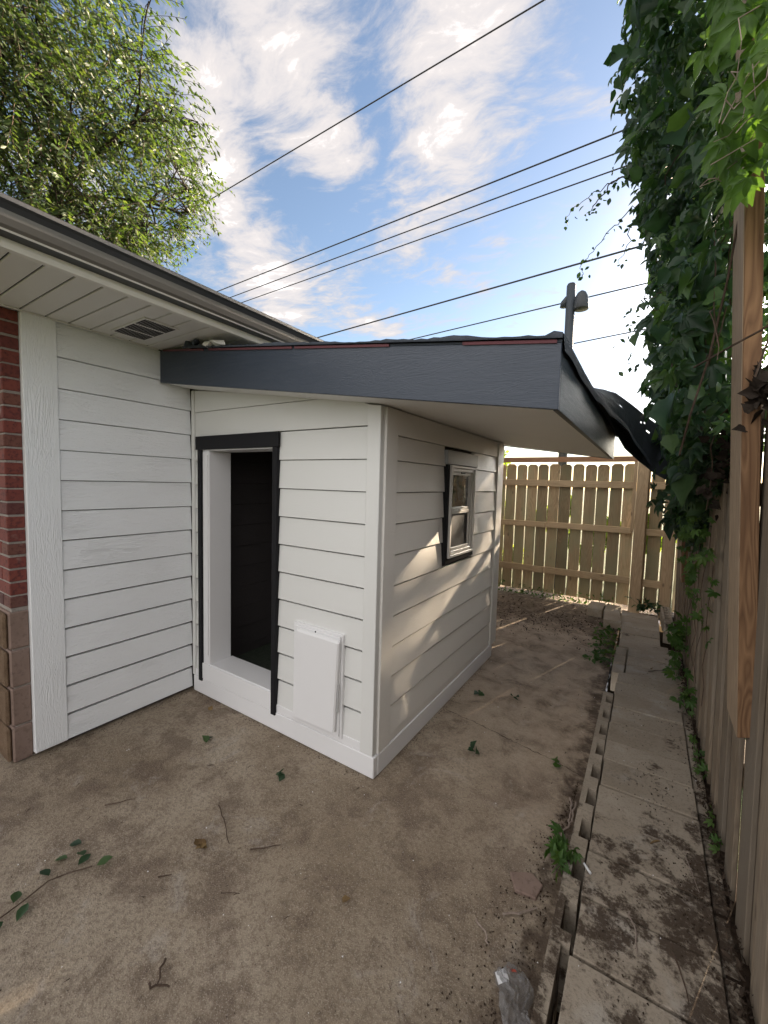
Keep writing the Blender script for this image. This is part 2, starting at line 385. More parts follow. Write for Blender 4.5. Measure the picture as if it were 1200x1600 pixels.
def dirt_layers(N, c, amt_edge=1.0):
    p = N.pos
    return c
def m_patio():
    m, N, b = new_mat('dirty_concrete'); p = N.pos
    big = N.noise(p, 1.15, 5, .6, .4); mid = N.noise(p, 5.5, 6, .68, .5); fine = N.noise(p, 70, 4, .7); grit = N.noise(p, 230, 3, .7)
    c = N.ramp(big, (.30, (.205, .158, .108)), (.48, (.285, .230, .166)), (.62, (.355, .295, .222)), (.78, (.42, .365, .285)))
    crisp = N.noise(p, 9, 9, .74, .3); pat = N.noise(p, 1.9, 4, .6, .8)
    c = N.mix(N.m('MULTIPLY', N.smooth(N.m('ADD', N.m('MULTIPLY', crisp, .6), N.m('MULTIPLY', pat, .45)), .50, .62), .62), c, (.105, .070, .050))
    c = N.mix(N.m('MULTIPLY', N.smooth(mid, .50, .68), .45), c, (.13, .09, .065))
    c = N.mix(N.m('MULTIPLY', N.smooth(N.noise(p, 3.1, 7, .74, .9), .55, .66), .50), c, (.40, .36, .315))
    c = N.mix(N.m('MULTIPLY', N.smooth(fine, .46, .62), .50), c, (.13, .095, .07))
    c = N.mix(N.m('MULTIPLY', N.smooth(grit, .54, .66), .55), c, (.54, .47, .38))
    specks = N.smooth(N.vor(p, 60), .16, .10); c = N.mix(N.m('MULTIPLY', specks, N.m('MULTIPLY', N.smooth(crisp, .52, .6), .8)), c, (.05, .035, .026))
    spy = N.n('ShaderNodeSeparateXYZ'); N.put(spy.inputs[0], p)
    lightened = N.m('MULTIPLY', N.smooth(N.m('ADD', spy.outputs[1], N.m('MULTIPLY', spy.outputs[0], .8)), .7, 3.0), .75)  # paler far patio: partly dusty concrete, partly brightness painted in for weak light
    c = N.mix(N.m('MULTIPLY', lightened, N.smooth(mid, .75, .35)), c, (.58, .46, .35))
    # trampled soil along the blocks and near the back fence
    sp = N.n('ShaderNodeSeparateXYZ'); N.put(sp.inputs[0], p)
    wob = N.m('MULTIPLY', N.m('SUBTRACT', N.noise(p, 6, 5, .65), .5), .35)
    dx = N.m('ADD', N.m('SUBTRACT', sp.outputs[0], -.22), wob)
    near = N.smooth(N.m('SUBTRACT', N.m('MULTIPLY', sp.outputs[1], .34), dx), .62, .22)
    e1 = N.m('MULTIPLY', N.smooth(dx, -.07, .01), .8)
    e2 = N.m('MULTIPLY', near, N.smooth(sp.outputs[1], 2.0, 1.3))
    e3 = N.smooth(N.m('ADD', sp.outputs[1], N.m('MULTIPLY', wob, 3.0)), 4.5, 5.1)
    e = N.m('MAXIMUM', N.m('MAXIMUM', e1, N.m('MULTIPLY', e2, .8)), N.m('MULTIPLY', e3, .65))
    e = N.m('MULTIPLY', e, N.smooth(N.noise(p, 16, 5, .7), .25, .55))
    soil = N.mix(fine, (.040, .026, .018), (.095, .062, .042))
    c = N.mix(e, c, soil)
    N.put(b.inputs['Base Color'], c); b.inputs['Roughness'].default_value = .88; b.inputs['Specular IOR Level'].default_value = .25
    h = N.m('ADD', N.m('MULTIPLY', fine, .8), N.m('MULTIPLY', grit, .45)); h = N.m('ADD', h, N.m('MULTIPLY', mid, 1.2))
    h = N.m('ADD', h, N.m('MULTIPLY', N.m('MULTIPLY', e, fine), 2.0))
    N.put(b.inputs['Normal'], N.bump(h, .85, .008))
    return m
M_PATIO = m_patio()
def m_paver():
    m, N, b = new_mat('weathered_concrete_block'); p = N.pos
    a = rand_off(N, 10)
    big = N.noise(a, 2.5, 4); fine = N.noise(p, 90, 4, .7); pits = N.vor(p, 130); st = N.noise(p, 6.5, 7, .74)
    c = N.ramp(big, (.3, (.31, .26, .20)), (.6, (.40, .345, .275)), (.8, (.48, .42, .35)))
    c = N.mix(N.m('MULTIPLY', N.smooth(fine, .48, .7), .4), c, (.12, .095, .075))
    sp = N.n('ShaderNodeSeparateXYZ'); N.put(sp.inputs[0], p)
    # soil lying on the walk: more towards the near end and the fence side
    bias = N.m('ADD', N.m('MULTIPLY', N.smooth(sp.outputs[1], 3.0, 1.3), .155), N.m('MULTIPLY', N.smooth(sp.outputs[0], .02, .3), .10))
    e = N.smooth(N.m('ADD', st, bias), .62, .72)
    e = N.m('MULTIPLY', e, N.smooth(N.noise(p, 45, 4, .7), .22, .5))
    pale = N.m('MULTIPLY', N.smooth(N.noise(p, 4, 4, .6), .55, .7), .45); c = N.mix(pale, c, (.50, .475, .44))
    c = N.mix(N.m('MULTIPLY', e, .92), c, N.mix(fine, (.040, .027, .019), (.085, .058, .040)))
    N.put(b.inputs['Base Color'], c); b.inputs['Roughness'].default_value = .9; b.inputs['Specular IOR Level'].default_value = .2
    h = N.m('ADD', fine, N.m('MULTIPLY', N.smooth(pits, .0, .35), .5)); h = N.m('ADD', h, N.m('MULTIPLY', e, N.m('ADD', .5, N.m('MULTIPLY', N.noise(p, 160, 3), 1.6))))
    N.put(b.inputs['Normal'], N.bump(h, .6, .006))
    return m
M_PAVER = m_paver()
def m_ground():
    m, N, b = new_mat('grassy_ground'); p = N.pos
    n = N.noise(p, 2.2, 6, .7); f = N.noise(p, 40, 3, .7)
    c = N.mix(N.smooth(n, .4, .65), (.06, .10, .02), (.10, .085, .045)); c = N.mix(N.m('MULTIPLY', f, .5), c, (.035, .05, .014))
    N.put(b.inputs['Base Color'], c); b.inputs['Roughness'].default_value = .95; N.put(b.inputs['Normal'], N.bump(f, .8, .03))
    return m
M_GROUND = m_ground()
M_PICKET = m_wood('weathered_picket', (.58, .44, .27), (.30, .21, .12), 2, .85, .8, (.37, .33, .20))
M_RAIL = m_wood('pine_rail', (.60, .46, .29), (.42, .30, .18), 0, .8, .2)
M_TOPRAIL = m_wood('cedar_top_rail', (.43, .25, .14), (.27, .145, .08), 0, .75, .1)
M_POST = m_wood('pine_post', (.56, .42, .27), (.38, .265, .16), 2, .8, .3)
M_SIDEB = m_wood('grey_fence_board', (.31, .245, .175), (.13, .10, .072), 2, .9, .5, (.22, .185, .145), 45, .6)
M_UPRIGHT = m_wood('stained_timber', (.29, .170, .090), (.085, .042, .022), 2, .75, .1, None, 30, .8, False)
M_UPRIGHT2 = m_wood('lit_side_timber', (.38, .29, .20), (.22, .16, .11), 2, .8, .1, None, 30, .6, False)

M_VINE = m_leaf('vine_leaf', (.022, .052, .030), (.038, .088, .042), (.085, .150, .052), .42, .45)
M_VINE2 = m_leaf('bright_vine_leaf', (.07, .14, .035), (.10, .19, .045), (.15, .25, .06), .5, .5)
M_TREE = m_leaf('tree_leaf', (.042, .076, .028), (.062, .100, .036), (.100, .125, .046), .5, .5)
M_HEDGE = m_leaf('hedge_leaf', (.12, .20, .03), (.20, .28, .04), (.30, .36, .06), .55, .5)
M_SHADE = m_leaf('shade_tree_leaf', (.03, .07, .02), (.045, .095, .025), (.07, .12, .03), .3, .5)
M_WEED = m_leaf('weed_leaf', (.045, .11, .02), (.07, .15, .03), (.11, .19, .04), .4, .5)

# ------------------------------------------------------------------ ground
def build_ground():
    v, f = [], []
    S = 600; Z = -.06; a, b_, c, d = -.195, .40, .3, 6.05
    v = [(-S, -S, Z), (S, -S, Z), (S, S, Z), (-S, S, Z), (a, c, Z), (b_, c, Z), (b_, d, Z), (a, d, Z)]
    o = link('ground', mesh('ground', v, [(0, 1, 5, 4), (1, 2, 6, 5), (2, 3, 7, 6), (3, 0, 4, 7)], M_GROUND)); tag(o, kind='structure')
    # patio sheet, gently uneven
    nx, ny = 105, 150; x0, x1, y0, y1 = -4.2, -.186, -2.6, 6.35
    xs = np.linspace(x0, x1, nx); ys = np.linspace(y0, y1, ny)
    from mathutils import noise as mn
    V = []
    for y in ys:
        for x in xs:
            z = mn.fractal(Vector((x*1.3, y*1.3, 0)), 1, 2, 3)*.004
            if x > -.30 and y < 2.0: z += .006*max(0, mn.noise(Vector((x*14, y*14, 3))))
            V.append((x, y, z-.004))
    F = [(j*nx+i, j*nx+i+1, (j+1)*nx+i+1, (j+1)*nx+i) for j in range(ny-1) for i in range(nx-1)]
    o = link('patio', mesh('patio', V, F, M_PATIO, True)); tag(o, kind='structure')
    for (xa, xb, ya, yb) in ((-.186, .42, -2.6, .31), (-.186, .42, 6.04, 6.35)):
        v, f = box_vf(xa, xb, ya, yb, -.05, -.003); q = link('patio_edge', mesh('patio_edge', v, f, M_PATIO)); tag(q, kind='structure')
    # hairline cracks running from the shed to the blocks
    def crack(pts, w):
        P = [Vector((*p, 0)) for p in pts]; V = []; F = []; prev = None
        path = []
        for a, b in zip(P[:-1], P[1:]):
            n = 14
            for k in range(n): path.append(a.lerp(b, k/n)+Vector((random.gauss(0, .0035), random.gauss(0, .0035), 0)))
        for i, q in enumerate(path):
            ww = w*random.uniform(.4, 1.3); d = (path[min(i+1, len(path)-1)]-path[max(i-1, 0)]).normalized(); s = Vector((-d.y, d.x, 0))
            V += [(q.x-s.x*ww, q.y-s.y*ww, .0045), (q.x+s.x*ww, q.y+s.y*ww, .0045)]
            if i: F.append((2*i-2, 2*i-1, 2*i+1, 2*i))
        world_child('crack', mesh('crack', V, F, M_SOIL), o)
    crack([(-1.08, 2.53), (-.86, 2.50), (-.70, 2.47), (-.52, 2.43), (-.34, 2.40), (-.2, 2.35)], .0022)
build_ground()

# ------------------------------------------------------------------ house
def lap_shadow_gap(z): return .0035+.017*max(0, (1.55-z)/1.55)**1.0  # gap onto dark backing, widened lower down to draw each lap's shadow
HX = -2.742; FY = 1.716; SX = -1.131; PITCH = .1675
house = empty('house', (HX, 3.0, 0), 'brick and white lap-sided house with pale gutter, at the left of the yard', 'house')
def lap_board_y(name, xf, y0, y1, zb, zt, mat, parent, sgn=1, proud=.014, back=.02):
    """board on a wall facing +-X; bottom edge proud"""
    poly = [(xf-sgn*back, zb), (xf+sgn*proud, zb), (xf+sgn*.002, zt), (xf-sgn*back, zt)]
    v, f = prism(poly, 1, y0, y1); return solid(name, v, f, mat, parent, .0012)
def lap_board_x(name, yf, x0, x1, zb, zt, mat, parent, sgn=-1, proud=.012, back=.02):
    poly = [(yf-sgn*back, zb), (yf+sgn*proud, zb), (yf+sgn*.002, zt), (yf-sgn*back, zt)]
    v, f = prism(poly, 0, x0, x1); return solid(name, v, f, mat, parent, .0012)
def build_house():
    z = .012
    k = 0
    while z < 2.37:
        zt = min(z+PITCH+.004, 2.376)
        if z > 2.1: zt = 2.376
        lap_board_y('lap_board', HX, .926, FY-.022, max(z, .026), zt if zt > 2.37 else z+PITCH-lap_shadow_gap(z+PITCH), M_HSID, house)
        lap_board_y('lap_board', HX, FY+.13, 3.45, z, zt, M_DARKIN, house) if z < 2.1 else None
        z += PITCH; k += 1
        if z > 2.3: break
    box('corner_trim', HX-.06, HX+.016, .775, .925, .022, 2.376, M_HTRIM, house, .003)
    # sheathing behind
    box('wall', HX-.20, HX-.021, .82, 7.0, 0, 2.60, M_DARKIN, house, 0)
    box('wall', -7.0, HX-.02, .82, .93, 0, 2.37, M_MORTAR, house, 0)
    # brick: front face on y=.70 and return to the trim on x=HX-.02
    BX = HX-.015; z = .842; ch = .0705; row = 0
    box('mortar_backing', BX-.11, BX-.006, .707, .819, .0, 2.376, M_MORTAR, house, 0)
    box('mortar_backing', -5.2, BX-.112, .707, .819, .0, 2.376, M_MORTAR, house, 0)
    def brick(x0, x1, y0, y1, z0, z1):
        j = lambda a=.0025: random.uniform(-a, a)
        me_v, me_f = box_vf(x0+j(), x1+j(.0015), y0+j(.0015), y1, z0+j(.002), z1+j(.002)); solid('brick', me_v, me_f, M_BRICK, house, .004)
    while z+ch < 2.40:
        z1 = min(z+.060, 2.374)
        # corner brick: alternates long side forward / long side on the return
        if row % 2 == 0:
            brick(BX-.098, BX, .70, .774, z, z1)
            x = BX-.108
        else:
            brick(BX-.200, BX, .70, .774, z, z1); x = BX-.210
        for n in range(6):
            brick(x-.2, x, .70, .735, z, z1); x -= .21
        z += ch; row += 1
    # stone foundation courses
    z = .0
    for i, h in enumerate((.20, .21, .205, .205)):
        solid('foundation_block', *box_vf(BX-.40, BX+.004, .692, .774, z+.004, z+h-.004), M_STONES if 0 else M_STONES, house, .006)
        x = BX-.408
        for n in range(4):
            v, f = box_vf(x-.39, x, .668+random.uniform(0, .02), .735, z+.005, z+h-.005); solid('foundation_block', v, f, M_STONE, house, .012); x -= .40
        z += h+.002
    # rough face on the corner stones
    z = .0
    for h in (.20, .21, .205, .205):
        v, f = box_vf(BX-.40, BX-.012, .672, .694, z+.008, z+h-.008); solid('rough_stone_face', v, f, M_STONE, house, .009); z += h+.002
    # soffit panels, each a grooved strip running out from the wall
    ZS = 2.378; XO = -2.045
    y = .668-.104*9
    while y < 6.0:
        xl = HX-.06 if y > .78 else -5.0
        xl = HX+.018 if y > .78 else -5.0
        box('soffit_panel', xl, XO, y+.0035, y+.1005, ZS, ZS+.010, M_HSOFFIT, house, .0025)
        y += .104
    box('soffit_backing', -5.0, XO, -.3, 6.0, ZS+.011, ZS+.02, M_BLACK, house, 0)
    # bead round the wall edge
    box('soffit_channel', HX+.0165, HX+.030, .70, FY-.25, ZS-.008, ZS-.001, M_HSOFFIT, house, .002)
    # soffit vent with three rows of slots
    plate = box('soffit_vent', -2.615, -2.245, 1.140, 1.330, ZS-.007, ZS-.001, M_HSOFFIT, house, .002, 'white soffit vent with three rows of slots')
    for r in range(3):
        xa = -2.60+r*.118
        for s in range(13):
            ya = 1.152+s*.0128
            box('vent_slot', xa+.004, xa+.104, ya, ya+.0088, ZS-.0085, ZS-.0066, M_BLACK, plate, 0)
    # fascia, gutter: extruded profiles along y
    y0, y1 = -1.6, 6.2
    v, f = prism([(-2.045, 2.372), (-2.030, 2.362), (-2.012, 2.366), (-2.004, 2.385), (-2.004, 2.398), (-2.045, 2.398)], 1, y0, y1)
    solid('soffit_edge_trim', v, f, M_HSOFFIT, house)
    v, f = prism([(-2.045, 2.399), (-2.002, 2.399), (-2.002, 2.55), (-2.045, 2.55)], 1, y0, y1); solid('fascia_board', v, f, M_GDARK, house)
    g = [(-2.000, 2.398), (-1.948, 2.398), (-1.943, 2.404), (-1.928, 2.412), (-1.916, 2.432), (-1.912, 2.455), (-1.898, 2.470), (-1.884, 2.476), (-1.884, 2.488), (-1.896, 2.492), (-1.898, 2.482), (-1.92, 2.468), (-1.95, 2.415), (-1.998, 2.405)]
    # gutter body: shade of underside and cove, lit lower edge, painted into the strips
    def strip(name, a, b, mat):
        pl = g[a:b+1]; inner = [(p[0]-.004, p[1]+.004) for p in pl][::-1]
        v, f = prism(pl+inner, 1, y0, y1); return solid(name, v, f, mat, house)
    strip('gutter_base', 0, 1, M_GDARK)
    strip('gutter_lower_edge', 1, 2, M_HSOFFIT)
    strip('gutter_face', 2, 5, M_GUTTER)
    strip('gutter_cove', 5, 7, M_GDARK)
    strip('gutter_lip', 7, 9, M_GUTTER)
    box('gutter_back', -2.0005, -1.997, y0, y1, 2.40, 2.50, M_GUTTER, house, 0)
    # house roof: courses of shingles rising away from the gutter
    for i in range(26):
        xa = -1.93-i*.14; za = 2.505+i*.14*.32
        v, f = prism([(xa, za), (xa, za+.010), (xa-.15, za+.004+.15*.32), (xa-.15, za-.004+.15*.32)], 1, y0, y1); solid('shingle_course', v, f, M_SHINGLE, house)
build_house()

# ------------------------------------------------------------------ shed
shed = empty('shed', ((HX+SX)/2, 2.7, 0), 'small white lean-to shed with a charcoal roof edge and an open dark doorway', 'shed')
BY = 3.69
DX0, DX1 = -2.53, -1.905; DZ0, DZ1 = .24, 1.74
def zs(x): return 1.812+(2.170-1.812)*((-.270-x)/2.472)     # underside of the eave
def zt(x): return 2.032+(2.372-2.032)*((-.270-x)/2.472)     # top of the rake board
def build_shed():
    zb = [.165+PITCH*k for k in range(11)]
    # front courses: cut round the doorway and the hatch
    def top_clip(x, z): return min(z, zs(x)-.003)
    for k, z in enumerate(zb):
        zt_ = z+PITCH-lap_shadow_gap(z+PITCH)
        if z > 1.83: continue
        spans = [(-2.697, -2.640), (-1.850, -1.209)]
        if z < .2: spans = [(-2.697, -1.209)] if False else [(-2.697, -2.640), (-1.850, -1.209)]
        for a, b in spans: lap_board_x('lap_board', FY, a, b, z, zt_, M_SFRONT, shed)
    # frieze over the door
    v, f = prism([(-2.697, 1.842), (-1.209, 1.842), (-1.209, zs(-1.209)-.002), (-1.35, 1.995), (-1.46, 2.0), (-2.697, 2.006)], 1, FY-.009, FY+.02)
    solid('frieze_board', v, f, M_SFRONT, shed, .001)
    v, f = prism([(-2.697, 2.009), (-1.47, 2.003), (-2.697, zs(-2.697)-.003)], 1, FY-.012, FY+.02)
    solid('frieze_board', v, f, M_SFRONT, shed, .001)
    # wall core, leaving the doorway open
    for (a, b, c, d) in ((-2.72, DX0-.03, .0, 2.15), (DX1+.03, SX-.021, 0, 1.93)):
        v, f = hexa([(a, FY+.021, c), (b, FY+.021, c), (b, FY+.11, c), (a, FY+.11, c)],
                    [(a, FY+.021, zs(a)-.01), (b, FY+.021, zs(b)-.01), (b, FY+.11, zs(b)-.01), (a, FY+.11, zs(a)-.01)]); solid('wall', v, f, M_DARKIN, shed)
    v, f = hexa([(DX0-.03, FY+.021, DZ1+.03), (DX1+.03, FY+.021, DZ1+.03), (DX1+.03, FY+.11, DZ1+.03), (DX0-.03, FY+.11, DZ1+.03)],
                [(DX0-.03, FY+.021, zs(DX0)-.02), (DX1+.03, FY+.021, zs(DX1)-.02), (DX1+.03, FY+.11, zs(DX1)-.02), (DX0-.03, FY+.11, zs(DX0)-.02)]); solid('wall', v, f, M_DARKIN, shed)
    box('wall', SX-.11, SX-.021, FY+.111, BY-.02, 0, 1.935, M_DARKIN, shed, 0)
    v, f = hexa([(HX+.02, BY-.11, 0), (SX-.021, BY-.11, 0), (SX-.021, BY-.02, 0), (HX+.02, BY-.02, 0)],
                [(HX+.02, BY-.11, 2.15), (SX-.021, BY-.11, 1.93), (SX-.021, BY-.02, 1.93), (HX+.02, BY-.02, 2.15)]); solid('wall', v, f, M_DARKIN, shed)
    box('floor', HX+.015, SX-.112, FY+.111, BY-.112, .06, .115, M_CARPET, shed, 0)
    # base board below the siding
    box('base_board', -2.715, SX+.014, FY-.022, FY+.018, .0, .116, M_WHITE, shed, .004)
    box('base_board', SX-.018, SX+.0165, FY+.0185, 3.60, .0, .116, M_WHITE, shed, .004)
    box('base_strip', -2.70, -1.210, FY-.016, FY-.0005, .1165, .166, M_WHITE, shed, .002)
    box('base_strip', SX-.002, SX+.010, FY+.135, 3.53, .1165, .168, M_SSIDE, shed, .002)
    # corner boards
    box('inside_corner_board', -2.728, -2.698, FY-.022, FY+.018, .117, zs(-2.70)-.004, M_STRIM, shed, .003)
    v, f = hexa([(-1.2085, FY-.020, .117), (SX+.004, FY-.020, .117), (SX+.004, FY+.018, .117), (-1.2085, FY+.018, .117)],
                [(-1.2085, FY-.020, zs(-1.2085)-.003), (SX+.004, FY-.020, zs(SX)-.003), (SX+.004, FY+.018, zs(SX)-.003), (-1.2085, FY+.018, zs(-1.2085)-.003)])
    solid('corner_board', v, f, M_STRIM, shed, .003)
    box('corner_board', SX-.018, SX+.016, FY+.0185, FY+.133, .117, zs(SX)-.004, M_SSIDE, shed, .003)
    box('corner_board', SX-.018, SX+.022, 3.535, 3.69, .117, zs(SX)-.004, M_SSIDE, shed, .003)
    box('corner_board', SX-.14, SX-.019, BY-.0195, BY+.01, .05, zs(SX-.1)-.004, M_SSIDE, shed, .003)
    # side courses
    WY0, WY1, WZ0, WZ1 = 2.462, 2.988, 1.02, 1.775
    for k, z in enumerate(zb):
        zt_ = z+PITCH-lap_shadow_gap(z+PITCH)
        if z > 1.80: break
        if zt_ > WZ0+.03 and z < WZ1-.03:
            for a, b in ((FY+.134, WY0-.004), (WY1+.004, 3.534)): lap_board_y('lap_board', SX, a, b, z, zt_ if z < 1.6 else 1.80, M_SSIDE, shed)
        else: lap_board_y('lap_board', SX, FY+.134, 3.534, z, zt_, M_SSIDE, shed)
    box('frieze_board', SX-.02, SX+.012, FY+.134, 3.534, 1.803, zs(SX)-.004, M_SSIDE, shed, .0012)
    # rear courses
    for k, z in enumerate(zb):
        lap_board_x('lap_board', BY-.02, HX+.05, SX-.142, z, min(z+PITCH+.004, zs(SX)-.03), M_SSIDE, shed, sgn=1) if z < 1.85 else None
    # door trim and reveal
    box('head_casing', -2.662, -1.838, FY-.034, FY-.0205, 1.748, 1.838, M_BLACK, shed, .002)
    box('side_casing', -2.642, -2.604, FY-.031, FY+.0195, .100, 1.747, M_BLACK, shed, .002)
    box('side_casing', -1.889, -1.851, FY-.031, FY+.0195, .100, 1.747, M_BLACK, shed, .002)
    box('door_jamb', -2.6035, DX0, FY-.017, FY+.16, .166, DZ1+.0, M_WHITE, shed, .004)
    box('door_stop', -2.585, DX0-.008, FY-.024, FY-.0175, .30, DZ1-.03, M_WHITE, shed, .002)
    box('door_jamb', DX1, -1.8895, FY-.010, FY+.16, .166, DZ1, M_WHITE, shed, .004)
    box('door_head', -2.6035, -1.8895, FY-.015, FY+.16, DZ1+.0005, 1.7475, M_WHITE, shed, .001)
    box('threshold', DX0+.0005, DX1-.0005, FY-.018, FY+.17, .1665, DZ0, M_WHITE, shed, .004)
    box('door_apron', -2.6035, -1.8895, FY-.0265, FY-.0175, .120, .235, M_WHITE, shed, .003)
    # roof: sloped soffit, rake board, eave board, deck and felt
    Y0, Y1, XE = 1.48, 4.10, -.270
    def sl(x0, x1, y0, y1, za, zb_, mat, name, th0=0, bev=0):
        v, f = hexa([(x0, y0, za(x0)), (x1, y0, za(x1)), (x1, y1, za(x1)), (x0, y1, za(x0))], [(x0, y0, zb_(x0)), (x1, y0, zb_(x1)), (x1, y1, zb_(x1)), (x0, y1, zb_(x0))])
        return solid(name, v, f, mat, shed, bev)
    sl(HX+.016, XE-.021, Y0+.021, Y1-.021, lambda x: zs(x)+.004, lambda x: zs(x)+.014, M_SOFFIT, 'soffit')
    sl(HX+.016, XE, Y0, Y0+.020, zs, zt, M_FASCIA, 'rake_board', bev=.002)
    sl(HX+.016, XE, Y1-.020, Y1, zs, zt, M_FASCIA, 'rake_board', bev=.002)
    box('eave_board', XE-.020, XE, Y0+.0205, Y1-.0205, 1.812, 2.030, M_FASCIA, shed, .002)
    sl(-2.70, XE, Y0+.002, Y1, lambda x: zt(x)+.001, lambda x: zt(x)+.010, M_FELT, 'roof_deck')
    # red edge strip, chalky and broken in places
    for (a, b) in ((-2.68, -2.25), (-2.20, -1.52), (-1.50, -.95), (-.62, -.285)):
        sl(a, b, Y0-.006, Y0+.0015, lambda x: zt(x)-.003, lambda x: zt(x)+.008, M_RED, 'drip_strip')
    # felt: ragged front lip over the roof
    xs = np.linspace(-2.45, XE+.004, 80); V = []; F = []
    for i, x in enumerate(xs):
        h = .010+.004*math.sin(x*7)+.003*math.sin(x*19+1)+random.uniform(-.003, .003)+(.012 if x > -.32 else 0)
        zt0 = zt(x)+.0115
        V += [(x, Y0-.012, zt0), (x, Y0-.016, zt0+max(.004, h)), (x, Y0+.10, zt0+max(.006, h)+.004), (x, Y1+.02, zt0+.006)]
        if i:
            for k in range(3): F.append((4*i-4+k, 4*i+k, 4*i+k+1, 4*i-3+k))
    me = mesh('roof_felt', V, F, M_FELT, True); world_child('roof_felt', me, shed)
    # crumpled scraps by the gutter
    for x in (-2.40, -2.31, -2.20, -2.12):
        pts = [(x+random.uniform(-.05, .05), Y0-.01+random.uniform(-.02, .05), zt(x)+.012+random.uniform(0, .05)) for _ in range(9)]
        bm = bmesh.new(); [bm.verts.new(p) for p in pts]; bmesh.ops.convex_hull(bm, input=bm.verts); me = bpy.data.meshes.new('felt_scrap'); bm.to_mesh(me); bm.free()
        me.materials.append(M_FELT if x < -2.25 else M_HSOFFIT); world_child('felt_scrap', me, shed)
    # felt drooping past the eave: strip edge bends outward towards the rear corner
    n = 40; V = []; F = []
    for i in range(n+1):
        t = i/n; y = 1.475+t*2.85; out = .008+.26*t**2.6+.003*math.sin(t*21); drop = .0+.30*max(0, t-.62)**1.5*3.2
        wv = .0025*math.sin(t*37)
        V += [(XE-.06, y, zt(XE)+.014+.004), (XE+out*.55, y, 2.046+.012-drop*.35+wv), (XE+out, y, 2.034-drop+wv), (XE+out+.004, y, 2.000-drop*1.03+wv*2)]
        if i:
            for k in range(3): F.append((4*i-4+k, 4*i-3+k, 4*i+k+1, 4*i+k))
    me = mesh('felt_edge', V, F, M_FELT, True); world_child('felt_edge', me, shed)
    # window
    win = box('window', SX-.10, SX-.021, WY0, WY1, WZ0, WZ1, M_BLACK, shed, 0)
    box('window_casing', SX-.02, SX+.030, 2.462, 2.497, 1.021, 1.685, M_BLACK, win, .002)
    box('window_casing', SX-.02, SX+.026, 2.949, 2.987, 1.021, 1.685, M_BLACK, win, .002)
    box('window_casing', SX-.02, SX+.026, 2.4975, 2.9485, 1.021, 1.055, M_BLACK, win, .002)
    box('window_head', SX-.02, SX+.034, 2.448, 3.000, 1.686, 1.778, M_HEADG, win, .003)
    def ring(name, y0, y1, z0, z1, w, x0, x1, mat, par):
        box(name, x0, x1, y0, y0+w, z0, z1, mat, par, .002); box(name, x0, x1, y1-w, y1, z0, z1, mat, par, .002)
        box(name, x0, x1, y0+w+.0003, y1-w-.0003, z0, z0+w, mat, par, .002); box(name, x0, x1, y0+w+.0003, y1-w-.0003, z1-w, z1, mat, par, .002)
    ring('window_frame', 2.500, 2.946, 1.058, 1.682, .018, SX-.015, SX+.044, M_WINF, win)
    ring('window_frame', 2.5185, 2.9275, 1.0765, 1.6635, .022, SX-.012, SX+.034, M_WINF, win)
    ring('upper_sash', 2.541, 2.905, 1.375, 1.641, .022, SX-.010, SX+.022, M_WINF, win)
    ring('lower_sash', 2.541, 2.905, 1.0990, 1.3745, .022, SX-.010, SX+.026, M_WINF, win)
    box('glass_pane', SX+.002, SX+.006, 2.563, 2.883, 1.397, 1.619, M_GLASS, win, 0)
    box('screen', SX+.008, SX+.011, 2.563, 2.883, 1.121, 1.3525, M_SCREEN, win, 0)
    box('window_latch', SX+.0225, SX+.030, 2.70, 2.77, 1.632, 1.640, M_BLACK, win, .001)
    # hatch near the corner
    h = box('hatch', -1.700, -1.330, FY-.026, FY-.004, .142, .728, M_WHITE, shed, .003, 'thick white square hatch cover low beside the doorway')
    box('hatch_frame', -1.685, -1.342, FY-.036, FY-.0265, .155, .716, M_WHITE, h, .003)
    v, f = hexa([(-1.668, FY-.066, .176), (-1.358, FY-.062, .182), (-1.356, FY-.0365, .186), (-1.664, FY-.0365, .186)],
                [(-1.650, FY-.062, .700), (-1.336, FY-.060, .694), (-1.334, FY-.0365, .705), (-1.646, FY-.0365, .712)])
    solid('hatch_panel', v, f, M_WHITE, h, .007)
    v, f = hexa([(-1.346, FY-.052, .30), (-1.340, FY-.052, .30), (-1.340, FY-.043, .30), (-1.346, FY-.043, .30)],
                [(-1.341, FY-.052, .46), (-1.335, FY-.052, .46), (-1.335, FY-.043, .46), (-1.341, FY-.043, .46)])
    solid('hatch_handle', v, f, M_BRASS, h, .001)
    v, f = tube_vf([(-1.52, FY-.0375, .708), (-1.52, FY-.0360, .708)], .005, 8); solid('screw', v, f, M_BLACK, h)
    # nail heads on the right-hand courses
    for z in (.70, .86):
        for x in (-1.78, -1.73, -1.62):
            v, f = tube_vf([(x, FY-.011, z), (x, FY-.006, z)], .0045, 8); solid('nail', v, f, M_STRIM, shed)
M_CARPET = m_rough('green_carpet', ((.03, .04, .03), (.05, .06, .045), (.07, .08, .06)), 40, .5, .01)
M_HEADG = m_paint('grey_window_head', (.33, .34, .36), .4, .25, .5, 20)
M_WINF = m_paint('window_vinyl', (.62, .60, .57), .35, .03, .05)
def m_glass():
    m, N, b = new_mat('window_glass'); b.inputs['Base Color'].default_value = (.10, .11, .11, 1); b.inputs['Roughness'].default_value = .05
    n = N.noise(N.pos, 12, 4); N.put(b.inputs['Base Color'], N.ramp(n, (.4, (.04, .045, .045)), (.65, (.16, .16, .15))))
    b.inputs['Specular IOR Level'].default_value = .8; b.inputs['Coat Weight'].default_value = .6; b.inputs['Coat Roughness'].default_value = .03
    N.put(b.inputs['Normal'], N.bump(N.noise(N.pos, 5, 2), .08, .01)); return m
M_GLASS = m_glass()
M_SCREEN = m_paint('window_screen', (.045, .043, .042), .6, .3, .3, 200)
build_shed()

